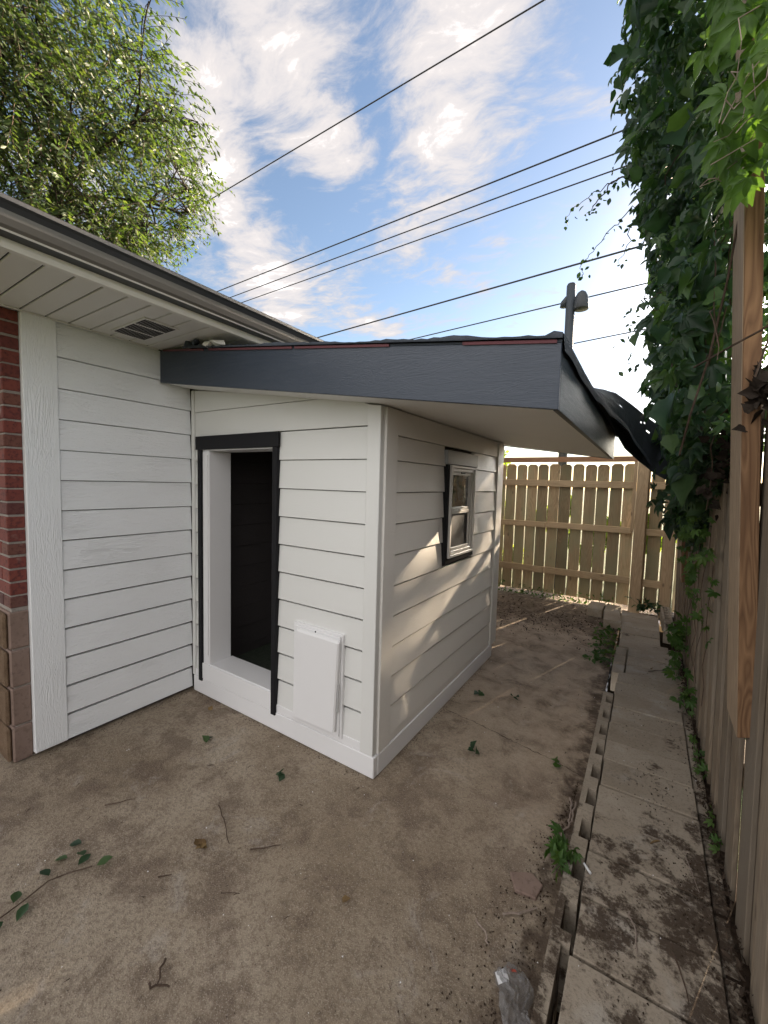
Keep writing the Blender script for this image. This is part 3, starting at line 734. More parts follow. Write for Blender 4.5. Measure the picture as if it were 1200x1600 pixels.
# dark sheet that billows from the roof felt beyond the eave
def build_sheet():
    o = empty('tarp', (.1, 4.6, 2.0), 'black punctured roofing sheet billowing up behind the charcoal eave corner', 'tarp')
    lo = [(-.262, 2.35, 2.05), (-.25, 2.9, 2.04), (-.235, 3.4, 1.99), (-.18, 3.9, 1.885), (-.07, 4.25, 1.79), (.03, 4.4, 1.71), (.22, 4.55, 1.60)]
    hi = [(-.375, 3.2, 2.255), (-.32, 3.5, 2.295), (-.26, 3.7, 2.305), (-.165, 4.0, 2.265), (-.055, 4.3, 2.20), (.10, 4.5, 2.10), (.32, 4.65, 1.95)]
    def samp(L, t):
        t *= len(L)-1; i = min(int(t), len(L)-2); u = t-i; return Vector(L[i]).lerp(Vector(L[i+1]), u)
    nu, nv = 60, 26; V = []; F = []
    from mathutils import noise as mn
    holes = [(.62, .80), (.66, .83), (.40, .74), (.70, .70)]
    for i in range(nu+1):
        for j in range(nv+1):
            u, v = i/nu, j/nv; p = samp(lo, u).lerp(samp(hi, u), v); p.y -= .06*math.sin(v*math.pi)
            p += Vector((.5, -.4, .6))*mn.fractal(Vector((u*3, v*4, 2)), 1, 2, 2)*.010; V.append(tuple(p))
    for i in range(nu):
        for j in range(nv):
            if any(abs((i+.5)/nu-a) < .009 and abs((j+.5)/nv-b) < .020 for a, b in holes): continue
            F.append((i*(nv+1)+j, (i+1)*(nv+1)+j, (i+1)*(nv+1)+j+1, i*(nv+1)+j+1))
    s = world_child('sheet', mesh('sheet', V, F, M_FELT, True), o)
    md = s.modifiers.new('s', 'SOLIDIFY'); md.thickness = .004
build_sheet()

# ------------------------------------------------------------------ fences
def build_back_fence():
    FYB = 6.12
    o = empty('picket_fence', (-1.0, FYB, 0), 'dog-eared wooden fence across the back of the yard, light showing through its gaps', 'fence')
    x = .470; k = 0
    while x > -4.2:
        w = .138; h = 1.880+random.uniform(-.006, .006); e = .03; lean = random.uniform(-.003, .003)
        x1 = x-w
        poly = [(x1, .05), (x, .05), (x+lean, h-e), (x+lean-e, h), (x1+lean+e, h), (x1+lean, h-e)]
        v, f = prism(poly, 1, FYB, FYB+.018); solid('picket', v, f, M_PICKET, o, .0015)
        x -= w+random.uniform(.010, .018)
        k += 1
    for (a, b) in ((-4.2, -1.2), (-1.196, -.13), (.002, .21)):
        for z0, z1 in ((1.565, 1.654), (.985, 1.065), (.33, .42)):
            dz = random.uniform(-.006, .006)
            box('rail', a, b, FYB-.040, FYB-.001, z0+dz, z1+dz, M_RAIL, o, .003)
    for (a, b, h) in ((-.125, -.002, 1.903), (-2.60, -2.48, 1.903), (.195, .305, 1.95)):
        box('post', a, b, FYB-.095, FYB-.003 if a < 0 and 0 else FYB-.0415, -.02, h, M_POST, o, .004)
    box('top_rail', -4.2, .06, FYB-.09, FYB-.045, 1.905, 1.975, M_TOPRAIL, o, .003)
    box('post_facing', -.165, -.1265, FYB-.085, FYB-.045, 1.02, 1.903, M_POST, o, .003)
build_back_fence()

def build_side_fence():
    XF = .352
    o = empty('board_fence', (XF, 2.7, 0), 'grey weathered board fence along the right side, half under vine', 'fence')
    y = 6.02; k = 0
    while y > -1.5:
        w = .135+random.uniform(-.006, .006); dx = 0 if k % 2 else .016
        dx += random.uniform(-.003, .003)
        hh = 1.86+random.uniform(-.01, .01); v, f = box_vf(XF+dx, XF+dx+.016, y-w, y, .01, hh); v = [(p[0]-.022*p[2], p[1], p[2]) for p in v]; solid('board', v, f, M_SIDEB, o, .0025)
        y -= w-.012 if k % 2 else w-.018; k += 1
    box('rail', XF+.026, XF+.065, -1.5, 6.0, .4, .49, M_SIDEB, o, .003); box('rail', XF+.004, XF+.044, -1.5, 6.0, 1.5, 1.59, M_SIDEB, o, .003)
    def upright(y0, z0, h, lab):
        # pulled over towards the yard by the vine
        t = empty('upright_timber', (.327, y0+.1, z0)); t.parent = o; t.location = Vector((.327, y0+.1, z0))-o.location; t['label'] = lab
        L = lambda z: -.056*(z-z0)
        def piece(name, xa, xb, ya, yb, zs4, mat):
            P = [(xa, ya), (xb, ya), (xb, yb), (xa, yb)]
            v, f = hexa([(x+L(z), y, z) for (x, y), z in zip(P, zs4)], [(x+L(h), y, h) for x, y in P]); solid(name, v, f, mat, t, .002 if xb-xa > .01 else 0)
        piece('timber_core', .3035, .3505, y0, y0+.20, (z0-.02, z0-.004, z0+.012, z0-.004), M_UPRIGHT)
        piece('timber_face', .301, .303, y0+.002, y0+.20, (z0-.018, z0-.018, z0-.005, z0-.005), M_UPRIGHT2)  # lit left side of the timber, painted as a paler sheet
    upright(1.776, .74, 4.8, 'near tall brown timber upright')
    upright(4.55, .74, 4.4, 'far brown timber upright')
    return o
build_side_fence()

# ------------------------------------------------------------------ block walk along the fence
def build_walk():
    o = empty('block_walk', (.1, 3.2, 0), 'raised walk of flat concrete cap blocks along the board fence', 'walk')
    ys = [.72, .94, 1.155, 1.367, 1.60, 1.828, 2.054, 2.281, 2.514, 2.724, 2.949, 3.178, 3.389, 3.60, 3.82, 4.03, 4.25, 4.47, 4.69, 4.91, 5.13, 5.36, 5.58, 5.80]
    for i, (a, b) in enumerate(zip(ys[:-1], ys[1:])):
        xl = -.118+random.uniform(-.006, .006)-(.03 if a > 4.3 else 0)+(.05 if 3.8 < a < 4.4 else 0)-max(0, a-4.9)*.04
        xr = xl+.40+random.uniform(-.006, .006)
        if a > 4.6: xr = min(xr, .19)
        z = .052+random.uniform(-.004, .005); tilt = random.uniform(-.006, .006)
        g = .008 if i % 3 else .013; sk = random.uniform(-.006, .006)
        v, f = hexa([(xl, a+g/2, -.12), (xr, a+g/2+sk, -.12), (xr, b-g/2+sk, -.12), (xl, b-g/2, -.12)], [(xl, a+g/2, z), (xr, a+g/2+sk, z+tilt), (xr, b-g/2+sk, z+tilt), (xl, b-g/2, z)])
        solid('cap_block', v, f, M_PAVER, o, .003)
        if xr < .33 and a < 4.5:
            v, f = box_vf(xr+.006, .336, a+g, b-g, -.12, z-.012+random.uniform(-.008, .004)); solid('filler_block', v, f, M_PAVER, o, .004)
    # thin strip blocks on the left at the middle
    for a, b in ((3.80, 4.02), (4.03, 4.24), (4.25, 4.45)):
        v, f = box_vf(-.165, -.078, a, b-.006, -.12, .045); solid('edge_block', v, f, M_PAVER, o, .003)
    # row of hollow blocks at the patio side: real cells
    y = 3.37
    while y > .75:
        L = .221; y0 = y-L+.004; x0, x1 = -.188, -.1255; zt_ = .050+random.uniform(-.002, .002); c0, c1 = y-L*.5-.058, y-L*.5+.058; hx = -.163
        VF = [box_vf(x0, hx, y0, y, -.20, zt_), box_vf(hx, x1, y0, c0, -.20, zt_), box_vf(hx, x1, c1, y, -.20, zt_)]
        if y < 1.6: VF = [box_vf(x0, hx+.012, y0, y, -.20, zt_)]
        v, f = join_vf(*VF); solid('hollow_block', v, f, M_PAVER, o, 0)
        y -= L
    box('block_bed', -.194, .345, .31, 6.04, -.24, -.199, M_SOIL, o, 0)
    box('soil_strip', .30, .395, .31, 6.0, -.118, .025, M_SOIL, o, 0)
    box('soil_strip', -.186, .345, .31, .70, -.118, .02, M_SOIL, o, 0)
build_walk()

def loose_block(name, x0, y0, rz, l, w, h, label, hollow=0, group=None, z=0.0):
    VF = []
    if not hollow: VF = [box_vf(-w/2, w/2, -l/2, l/2, 0, h)]
    else:
        t = .022; VF += [box_vf(-w/2, -w/2+t, -l/2, l/2, 0, h), box_vf(w/2-t, w/2, -l/2, l/2, 0, h)]
        c = (l-t*(hollow+1))/hollow
        for i in range(hollow+1):
            a = -l/2+i*(c+t); VF.append(box_vf(-w/2+t, w/2-t, a, a+t, 0, h))
        VF.append(box_vf(-w/2+t, w/2-t, -l/2+t, l/2-t, 0, .01))
    v, f = join_vf(*VF); me = mesh(name, v, f, M_PAVER)
    if not hollow: bevel(me, .004)
    else: fix_normals(me)
    o = link(name, me, None, (x0, y0, z), (0, 0, rz)); return tag(o, label, 'concrete block', group)
loose_block('concrete_block', -.455, 5.66, R(-2), .36, .165, .10, 'pale solid concrete block farthest left beside the walk', group='loose blocks at the end of the walk')
loose_block('concrete_block', -.262, 5.32, R(4), .40, .17, .10, 'solid concrete block lying against the left edge of the walk', group='loose blocks at the end of the walk')
loose_block('concrete_block', -.282, 5.75, R(-1), .34, .165, .075, 'low concrete block nearest the back fence post', group='loose blocks at the end of the walk')
loose_block('hollow_block', .262, 5.72, R(1), .62, .09, .13, 'long hollow block with five cells in the back fence corner', 5, 'hollow blocks along the fence')
loose_block('hollow_block', .270, 5.18, R(-2), .40, .09, .13, 'hollow block with three cells just in front of the corner one', 3, 'hollow blocks along the fence')

# ------------------------------------------------------------------ leaves
def leaf_lobed():
    """maple/grape-like lobed blade, base at origin, tip at +y, unit length"""
    half = [(0, 0), (.20, -.05), (.36, .05), (.38, .20), (.47, .32), (.42, .48), (.30, .60), (.17, .80), (0, 1.06)]
    V = [(0, .35, -.05)]
    pts = half+[(-x, y) for x, y in half[-2:0:-1]]
    for x, y in pts: V.append((x, y, abs(x)*.30-.10*(y-.4)**2*2))
    n = len(pts); return V, [(0, 1+i, 1+(i+1) % n) for i in range(n)]
def leaf_oval(w=.32, fold=.25):
    V = [(0, 0, 0), (w*.7, .25, fold*w), (w, .5, fold*w), (w*.6, .78, fold*w*.6), (0, 1.02, -.08), (-w*.6, .78, fold*w*.6), (-w, .5, fold*w), (-w*.7, .25, fold*w), (0, .5, -.02)]
    return V, [(8, i, (i+1) % 8) for i in range(8)]
def leaf_palm5():
    V = []; F = []
    for a, s in ((-75, .62), (-38, .86), (0, 1.0), (38, .86), (75, .62)):
        v, f = leaf_oval(.22, .35); c, sn = math.cos(R(a)), math.sin(R(a)); k = len(V)
        for x, y, z in v:
            y = y*s+.06; x *= s; V.append((c*x+sn*y, -sn*x+c*y, z-.22*y*y)); 
        F += [tuple(i+k for i in q) for q in f]
    return V, F
def leaf_small():
    V = [(0, 0, 0), (.20, .45, .06), (0, 1, -.05), (-.20, .45, .06)]
    return V, [(0, 1, 2), (0, 2, 3)]
LOB, OVA, PAL, SML = leaf_lobed(), leaf_oval(), leaf_palm5(), leaf_small()

def frame_matrices(tip, nrm):
    y = tip/np.linalg.norm(tip, axis=1)[:, None]; z = nrm-(nrm*y).sum(1)[:, None]*y; z /= np.linalg.norm(z, axis=1)[:, None]
    x = np.cross(y, z); return np.stack([x, y, z], axis=2)
def hang_frames(n, out=(-.8, -.5, .25), droop=.8, spr=.45):
    """leaves whose tips hang down/out and whose faces look outward"""
    nr = np.array(out)[None]+rng.normal(size=(n, 3))*spr
    tip = np.array((0, 0, -droop))[None]+rng.normal(size=(n, 3))*.55+np.array(out)[None]*.4
    return frame_matrices(tip, nr)

# silhouette of the vine mass: leftmost x by height
VZ = [1.05, 1.16, 1.28, 1.45, 1.68, 1.87, 2.10, 2.35, 2.60, 2.86, 3.11, 3.47, 3.8, 4.0, 4.6, 5.0]
VX = [.32, .29, .22, .19, .15, .09, .01, .01, .02, .02, -.08, -.20, -.21, -.23, -.28, -.30]
def build_vine():
    o = empty('climbing_vine', (.3, 3.0, 0), 'dense dark green vine hanging over the board fence and its uprights', 'vine')
    n = 11500; y = 2.05+rng.beta(1.15, 1.7, n)*4.1; z = 1.05+rng.random(n)**.9*3.9
    xl = np.interp(z, VZ, VX)
    # the mass hangs lower in the middle and thins toward the back
    bulge = np.clip(1-((y-2.6)/3.6)**2, .15, 1); xl = .34-(.34-xl)*(bulge*np.where(y > 2.6, 1, 1)*.96)
    wob = .05*np.sin(y*5.3+z*3.1)+.05*np.sin(z*7.7+y*1.7)+.03*np.sin(z*17+y*11)
    u = rng.random(n)**1.35; x = xl+wob*.8+(.40-xl)*u*1.05
    keep = (z > np.interp(y, [2.0, 2.5, 2.9, 3.3, 5.0, 6.2], [1.85, 1.72, 1.42, 1.18, 1.25, 1.45])+.08*np.sin(y*9)+.10*(rng.random(n)-.5)) & (z < 4.9-np.clip(y-4.5, 0, 9)*1.1)
    # top: only in front of the far part fades
    P = np.stack([x, y, z], 1)[keep]; n = len(P)
    kind = rng.random(n); size = rng.uniform(.034, .085, n)*np.where(rng.random(n) < .11, 1.9, 1)
    P[:, 0] -= np.where(rng.random(n) < .05, rng.random(n)*.13, 0)
    fr = hang_frames(n)
    # 300 leaves that show largest: near and on the outside become parts of their own
    score = np.linalg.norm(P-np.array([0, 0, 1.55]), axis=1)+3*(P[:, 0]-np.interp(P[:, 2], VZ, VX))-size*8
    order = np.argsort(score); sel = set(order[:292].tolist())
    meA = big_mesh('leaf', LOB[0], LOB[1], M_VINE, np.full(len(LOB[0]), .0), True)
    meB = big_mesh('leaf', PAL[0], PAL[1], M_VINE, np.full(len(PAL[0]), .0), True)
    ol = Vector(o.location)
    for i in sel:
        m = Matrix([list(r) for r in fr[i]]).to_4x4(); m.translation = Vector(P[i])-ol
        q = bpy.data.objects.new('leaf', meA if kind[i] < .62 else meB); COL.objects.link(q); q.parent = o
        q.matrix_local = m @ Matrix.Scale(size[i]*(1.0 if kind[i] < .62 else .95), 4)
    rest = np.array([i for i in range(n) if i not in sel])
    Vs = []; Fs = []; Rs = []; k = 0
    for base, mask in ((LOB, kind[rest] < .5), (PAL, kind[rest] >= .5)):
        ii = rest[mask]; V, F, r = scatter(base[0], base[1], fr[ii], P[ii], size[ii]); Vs.append(V); Fs.append(F+k); Rs.append(r); k += len(V)
    me = big_mesh('foliage', np.concatenate(Vs), np.concatenate(Fs), M_VINE, np.concatenate(Rs), True); q = world_child('foliage', me, o); q['kind'] = 'stuff'
    # stems tangled inside and hanging down the fence
    VF = []
    for i in range(130):
        y0 = random.uniform(2.0, 5.4); z0 = random.uniform(1.9, 4.2); p = Vector((random.uniform(.16, .32), y0, z0)); pts = [p.copy()]
        d = Vector((random.uniform(-.3, .2), random.uniform(-.6, .6), random.uniform(-1, .3)))
        for s in range(7):
            d += Vector((random.gauss(0, .2), random.gauss(0, .25), random.gauss(-.05, .2))); p = p+d.normalized()*.08; p.x = min(max(p.x, np.interp(p.z, VZ, VX)+.05), .33); p.z = max(p.z, 1.4); pts.append(p.copy())
        VF.append(tube_vf(pts, [random.uniform(.0015, .0035)]*8, 4))
    # two long cords swinging across the near upright
    VF.append(tube_vf([(.20, 1.95, 3.0), (.215, 1.90, 2.6), (.19, 1.9, 2.3), (.16, 1.95, 2.05), (.12, 2.0, 1.85), (.10, 2.1, 1.7)], .004, 5))
    VF.append(tube_vf([(.12, 2.0, 2.03), (.20, 1.72, 2.02), (.26, 1.66, 2.04), (.31, 1.66, 2.09), (.34, 1.66, 2.16)], .0035, 5))
    VF.append(tube_vf([(.29, 1.67, 2.3), (.285, 1.66, 2.12), (.27, 1.65, 2.0), (.25, 1.66, 1.9)], .003, 5))
    for yy in (2.9, 3.1, 3.5, 3.9, 4.3):
        pts = [(.33, yy, 1.3)]; 
        for s in range(8): pts.append((.325+random.uniform(-.02, .01), pts[-1][1]+random.uniform(-.06, .06), pts[-1][2]-.12))
        VF.append(tube_vf(pts, .0025, 4))
    v, f = join_vf(*VF); q = world_child('stems', mesh('stems', v, f, M_TWIG), o); q['kind'] = 'stuff'
    # withered clump on the near upright
    P2 = np.array([.275, 1.745, 1.86])+rng.normal(size=(46, 3))*np.array([.016, .012, .045])
    V, F, r = scatter(LOB[0], LOB[1], rand_rot(46), P2, rng.uniform(.022, .05, 46)); q = world_child('dead_leaves', big_mesh('dead_leaves', V, F, M_CLUMP, r), o); q['kind'] = 'stuff'
    P2 = np.stack([.28+rng.normal(size=260)*.035, 2.3+rng.random(260)*1.2, 1.72+rng.normal(size=260)*.13], 1)
    V, F, r = scatter(LOB[0], LOB[1], rand_rot(260), P2, rng.uniform(.02, .05, 260)); q = world_child('dead_leaves', big_mesh('dead_leaves', V, F, M_CLUMP, r), o); q['kind'] = 'stuff'
    # small young leaves hanging below
    n = 120; y = 2.5+rng.random(n)*1.6; z = 1.42-rng.random(n)**1.3*.62; x = .31-rng.random(n)*.15*np.clip((z-.7)*1.6, .1, 1)
    V, F, r = scatter(PAL[0], PAL[1], hang_frames(n), np.stack([x, y, z], 1), rng.uniform(.025, .055, n)); q = world_child('young_leaves', big_mesh('young_leaves', V, F, M_WEED, r, True), o); q['kind'] = 'stuff'
    # tendrils reaching left along the overhead wires
    VF = []; LP = []; LD = []
    def tendril(pts, r=.006):
        pts = [Vector(p) for p in pts]; out = []
        for a, b in zip(pts[:-1], pts[1:]):
            for k in range(5): out.append(a.lerp(b, k/5)+Vector((random.gauss(0, .008), random.gauss(0, .008), random.gauss(0, .008))))
        out.append(pts[-1]); VF.append(tube_vf(out, [r*(1-.6*i/len(out)) for i in range(len(out))], 4))
        for q in out[2::2]:
            for s in range(2): LP.append(q+Vector((random.gauss(0, .015), 0, random.gauss(-.02, .02)))); LD.append((random.gauss(0, .6), random.gauss(0, .4), random.gauss(-.5, .5)))
    base = Vector((-.12, 3.2, 3.75))
    tendril([(.0, 3.2, 3.60), (-.20, 3.2, 3.62), (-.32, 3.2, 3.58), (-.42, 3.22, 3.50), (-.47, 3.2, 3.44)])
    tendril([(-.1, 3.2, 3.62), (-.28, 3.2, 3.60), (-.40, 3.2, 3.57), (-.48, 3.2, 3.53), (-.57, 3.2, 3.50), (-.61, 3.2, 3.42)], .004)
    tendril([(.0, 3.2, 3.46), (-.18, 3.2, 3.40), (-.30, 3.2, 3.30), (-.42, 3.2, 3.18), (-.50, 3.2, 3.08), (-.47, 3.2, 3.03)], .004)
    tendril([(-.1, 3.2, 3.40), (-.20, 3.2, 3.28), (-.21, 3.2, 3.15), (-.26, 3.2, 3.05)], .004)
    tendril([(.0, 3.1, 3.30), (-.08, 3.1, 3.2), (-.13, 3.1, 3.1)], .004)
    tendril([(.05, 3.1, 2.75), (-.10, 3.1, 2.76), (-.18, 3.1, 2.72)], .003)
    tendril([(.05, 3.1, 2.66), (-.06, 3.1, 2.66), (-.17, 3.1, 2.60)], .003)
    tendril([(.05, 3.1, 2.58), (-.10, 3.1, 2.55), (-.22, 3.1, 2.54)], .003)
    tendril([(.0, 3.1, 2.42), (-.10, 3.1, 2.40), (-.20, 3.1, 2.35)], .003)
    v, f = join_vf(*VF); q = world_child('tendrils', mesh('tendrils', v, f, M_TWIG), o); q['kind'] = 'stuff'
    LP = np.array([tuple(p) for p in LP]); LD = np.array(LD)
    V, F, r = scatter(OVA[0], OVA[1], frame_matrices(LD, rng.normal(size=LD.shape)), LP, rng.uniform(.02, .045, len(LP))); q = world_child('tendril_leaves', big_mesh('tendril_leaves', V, F, M_VINE, r), o); q['kind'] = 'stuff'
build_vine()

def build_near_vine():
    """lighter creeper hanging in front, upper right"""
    o = empty('creeper', (.25, 1.5, 2.4), 'bright green creeper with finger-like leaves hanging at the top right, nearest the camera', 'vine')
    n = 520; z = 2.42+rng.random(n)*1.6; y = 1.35+rng.random(n)*.35
    lim = np.interp(z, [2.4, 2.5, 2.7, 2.9, 3.2, 4.0], [.17, .13, .12, .085, .05, .0])
    x = lim+rng.random(n)**1.2*(.52-lim)
    x += .03*np.sin(z*19); z = z+.05*np.sin(x*31)
    P = np.stack([x, y, z], 1); V, F, r = PAL[0], PAL[1], None
    fr = hang_frames(n, (-.5, -.8, .1), .8, .45)
    me = big_mesh('leaf', PAL[0], PAL[1], M_VINE2, np.zeros(len(PAL[0])), True)
    d = np.linalg.norm(P-np.array([0, 0, 1.55]), axis=1); order = np.argsort(d+2*x); sel = set(order[:290].tolist()); ol = Vector(o.location)
    for i in sel:
        m = Matrix([list(q) for q in fr[i]]).to_4x4(); m.translation = Vector(P[i])-ol
        q = bpy.data.objects.new('leaf', me); COL.objects.link(q); q.parent = o; q.matrix_local = m @ Matrix.Scale(rng.uniform(.05, .095), 4)
    rest = np.array([i for i in range(n) if i not in sel]); V, F, r = scatter(PAL[0], PAL[1], fr[rest], P[rest], rng.uniform(.05, .09, len(rest)))
    q = world_child('foliage', big_mesh('foliage', V, F, M_VINE2, r, True), o); q['kind'] = 'stuff'
    VF = []
    for i in range(22):
        p = Vector((random.uniform(.12, .42), random.uniform(1.35, 1.6), random.uniform(2.5, 3.8))); pts = [p.copy()]
        for s in range(5): p = p+Vector((random.gauss(-.01, .03), random.gauss(0, .02), random.gauss(-.05, .035))); p.z = max(p.z, 2.46); pts.append(p.copy())
        VF.append(tube_vf(pts, .0014, 4))
    v, f = join_vf(*VF); q = world_child('stems', mesh('stems', v, f, M_ROOT), o); q['kind'] = 'stuff'
build_near_vine()

def leaf_plant(name, center, n, spread, size, mat, label, cat, base=PAL, upright=True, group=None, stems=6, parts=True):
    o = empty(name, (center[0], center[1], 0), label, cat, group); c = Vector(center)
    P = np.array(center)+rng.normal(size=(n, 3))*np.array(spread); P[:, 2] = np.maximum(P[:, 2], .07)
    fr = hang_frames(n, (-.4, -.5, .8), .3, .5)
    me = big_mesh('leaf', base[0], base[1], mat, np.zeros(len(base[0])), True)
    for i in range(n):
        m = Matrix([list(q) for q in fr[i]]).to_4x4(); m.translation = Vector(P[i])-Vector(o.location)
        q = bpy.data.objects.new('leaf', me); COL.objects.link(q); q.parent = o; q.matrix_local = m @ Matrix.Scale(rng.uniform(size*.6, size), 4)
    for i in range(stems):
        e = Vector(P[random.randrange(n)]); b0 = Vector((center[0]+random.uniform(-.02, .02), center[1]+random.uniform(-.02, .02), .0))
        v, f = tube_vf([b0, b0.lerp(e, .5)+Vector((0, 0, .02)), e], .002, 4); world_child('stem', mesh('stem', v, f, M_WEED), o)
    return o
leaf_plant('vine_shoot', (.29, 4.0, .34), 40, (.030, .16, .13), .085, M_WEED, 'leafy green vine shoot climbing the middle of the board fence', 'vine')
leaf_plant('vine_shoot', (.31, 3.42, .17), 16, (.02, .10, .05), .06, M_WEED, 'low leafy shoot at the foot of the board fence', 'vine')
leaf_plant('weed', (-.215, 1.70, .065), 20, (.028, .06, .03), .052, M_WEED, 'small green weed sprouting between the patio and the near blocks', 'weed')
leaf_plant('weed', (.325, 2.75, .09), 12, (.008, .10, .02), .045, M_WEED, 'row of little weeds where the walk meets the fence boards', 'weed')
leaf_plant('weed', (.330, 2.20, .08), 7, (.005, .08, .015), .04, M_WEED, 'sparse little weed at the foot of the nearest fence boards', 'weed')
leaf_plant('weed', (.07, 6.0, .10), 26, (.07, .03, .05), .09, M_VINE, 'dark leafy weed in the gap under the back fence', 'weed')

# ------------------------------------------------------------------ trees beyond
def crown_leaves(P, mat, base, size, dirs=None, name='crown'):
    n = len(P); fr = rand_rot(n) if dirs is None else frame_matrices(dirs, rng.normal(size=(n, 3)))
    V, F, r = scatter(base[0], base[1], fr, P, rng.uniform(size*.7, size*1.2, n)); return big_mesh(name, V, F, mat, r)
def build_left_tree():
    o = empty('elm_tree', (-8.6, 2.4, 0), 'feathery light green tree reaching over the house roof at upper left', 'tree')
    VF = [tube_vf([(-8.6, 2.4, -.1), (-8.5, 2.4, 2.0), (-8.2, 2.4, 3.6), (-7.4, 2.35, 4.6), (-6.6, 2.3, 5.2)], [.26, .22, .18, .12, .08], 9)]
    tips = []
    EC, ER = Vector((-6.2, 1.45, 5.9)), Vector((2.3, 2.6, 1.9))
    def inside(q, k=1.0): return ((q.x-EC.x)/ER.x)**2+((q.y-EC.y)/ER.y)**2+((q.z-EC.z)/ER.z)**2 < k
    def limb(p, d, L, r, lvl):
        pts = [p.copy()]; n = 5; q = p.copy()
        for i in range(n):
            d = (d+Vector((random.gauss(0, .16), random.gauss(0, .16), random.gauss(-.02, .12)))).normalized(); q = q+d*L/n
            if not inside(q, .88): q = EC+(q-EC)*.9
            pts.append(q.copy())
        VF.append(tube_vf(pts, [r*(1-.65*i/n) for i in range(n+1)], 5 if lvl < 2 else 3))
        if lvl < 2:
            for k in range(6 if lvl == 0 else 6):
                t = random.uniform(.25, 1); b = pts[min(int(t*n), n)]
                nd = (d*.6+Vector((random.gauss(0, .55), random.gauss(0, .55), random.gauss(.05, .5)))).normalized(); limb(b, nd, L*random.uniform(.45, .7), r*.5, lvl+1)
        else: tips.append((pts, d))
    C = Vector((0, 0, 1.55))
    def at(px, py, t): return None
    # main limbs fan towards the yard
    starts = [((-6.6, 2.3, 5.2), (.75, -.55, .25), 2.3), ((-6.6, 2.3, 5.2), (.85, .15, .10), 2.2), ((-6.6, 2.3, 5.2), (.6, .65, -.25), 2.2), ((-7.0, 2.3, 4.9), (.55, .35, -.45), 2.0),
              ((-7.4, 2.35, 4.6), (.7, -.35, -.12), 2.6), ((-7.0, 2.3, 4.9), (.6, .1, .6), 2.6), ((-7.0, 2.3, 4.9), (.45, -.6, .5), 2.6), ((-7.4, 2.3, 4.6), (.3, -.8, .1), 2.4), ((-7.4, 2.35, 4.5), (.75, .2, -.3), 2.1), ((-7.4, 2.35, 4.5), (.65, -.15, -.35), 2.0)]
    for p, d, L in starts: limb(Vector(p), Vector(d).normalized(), L*.85, .032, 0)
    # drooping leafy sprays from each twig
    LP = []; LD = []; SV = []
    EC, ER = Vector((-6.2, 1.45, 5.9)), Vector((2.3, 2.6, 1.9))
    def inside(q, k=1.0): return ((q.x-EC.x)/ER.x)**2+((q.y-EC.y)/ER.y)**2+((q.z-EC.z)/ER.z)**2 < k
    seeds = []
    for pts, d in tips:
        for k in range(5):
            b = pts[random.randrange(2, len(pts))]
            if inside(b, .95): seeds.append((b, d))
    while len(seeds) < 5600:
        d = Vector((random.gauss(0, 1), random.gauss(0, 1), random.gauss(0, 1))).normalized(); rr = random.random()**.4*.96
        lump = .86+.16*math.sin(d.x*7+d.z*5)*math.sin(d.y*8+1)
        seeds.append((EC+Vector((d.x*ER.x, d.y*ER.y, d.z*ER.z))*rr*lump, d))
    for b, d in seeds:
        sd = (d*.5+Vector((.25, .1, 0))+Vector((random.gauss(0, .5), random.gauss(0, .5), random.gauss(-.45, .35)))).normalized(); L = random.uniform(.22, .5)
        m = int(L/.036); q = b.copy(); sp = [q.copy()]
        side = sd.cross(Vector((0, 0, 1))).normalized()
        for i in range(m):
            sd = (sd+Vector((0, 0, -.035))).normalized(); q = q+sd*.036; sp.append(q.copy())
            s = side*(1 if i % 2 else -1); LP.append(tuple(q)); LD.append(tuple(sd*.6+s*.9+Vector((random.gauss(0, .2), random.gauss(0, .2), -.15))))
        SV.append(tube_vf(sp[::4]+[sp[-1]], .0022, 3, False))
    LP = np.array(LP); LD = np.array(LD)
    # carve the outline: keep only the part that lies left of the gap in the sky
    v, f = join_vf(*VF); world_child('trunk', mesh('trunk', v, f, M_BARK, True), o)
    v, f = join_vf(*SV); q = world_child('twigs', mesh('twigs', v, f, M_TWIG), o); q['kind'] = 'stuff'
    world_child('crown', crown_leaves(LP, M_TREE, SML, .070, LD), o)
    print('tree leaves', len(LP))
build_left_tree()

def blob_tree(name, base, h, crown_c, crown_r, n, mat, size, label, cat='tree', trunk=True, group=None, gap=.0, leaf=OVA, fine=1.0):
    o = empty(name, base, label, cat, group)
    nb = max(6, int(crown_r[0]*crown_r[2]*7/fine**2)); cc = np.array(crown_c); cr = np.array(crown_r)
    d = rng.normal(size=(nb, 3)); d /= np.linalg.norm(d, axis=1)[:, None]; centers = cc+d*cr*(rng.random((nb, 1))**.45)*.82
    pick = rng.integers(0, nb, n); rad = rng.uniform(.14, .30, nb)*min(crown_r)*fine
    dd = rng.normal(size=(n, 3)); dd /= np.linalg.norm(dd, axis=1)[:, None]
    P = centers[pick]+dd*(rad[pick][:, None])*(rng.random((n, 1))**.4)*1.5
    P[:, 2] = np.maximum(P[:, 2], .0)
    if trunk:
        VF = [tube_vf([(base[0], base[1], -.1), (base[0]+.05, base[1], h*.5), (cc[0], cc[1], cc[2])], [.13, .10, .05], 8)]
        for c in centers[:10]: VF.append(tube_vf([(cc[0], cc[1], cc[2]-cr[2]*.5), tuple((cc+c)/2), tuple(c)], [.04, .025, .01], 5))
        v, f = join_vf(*VF); world_child('trunk', mesh('trunk', v, f, M_BARK, True), o)
    world_child('crown', crown_leaves(P, mat, leaf, size), o); return o
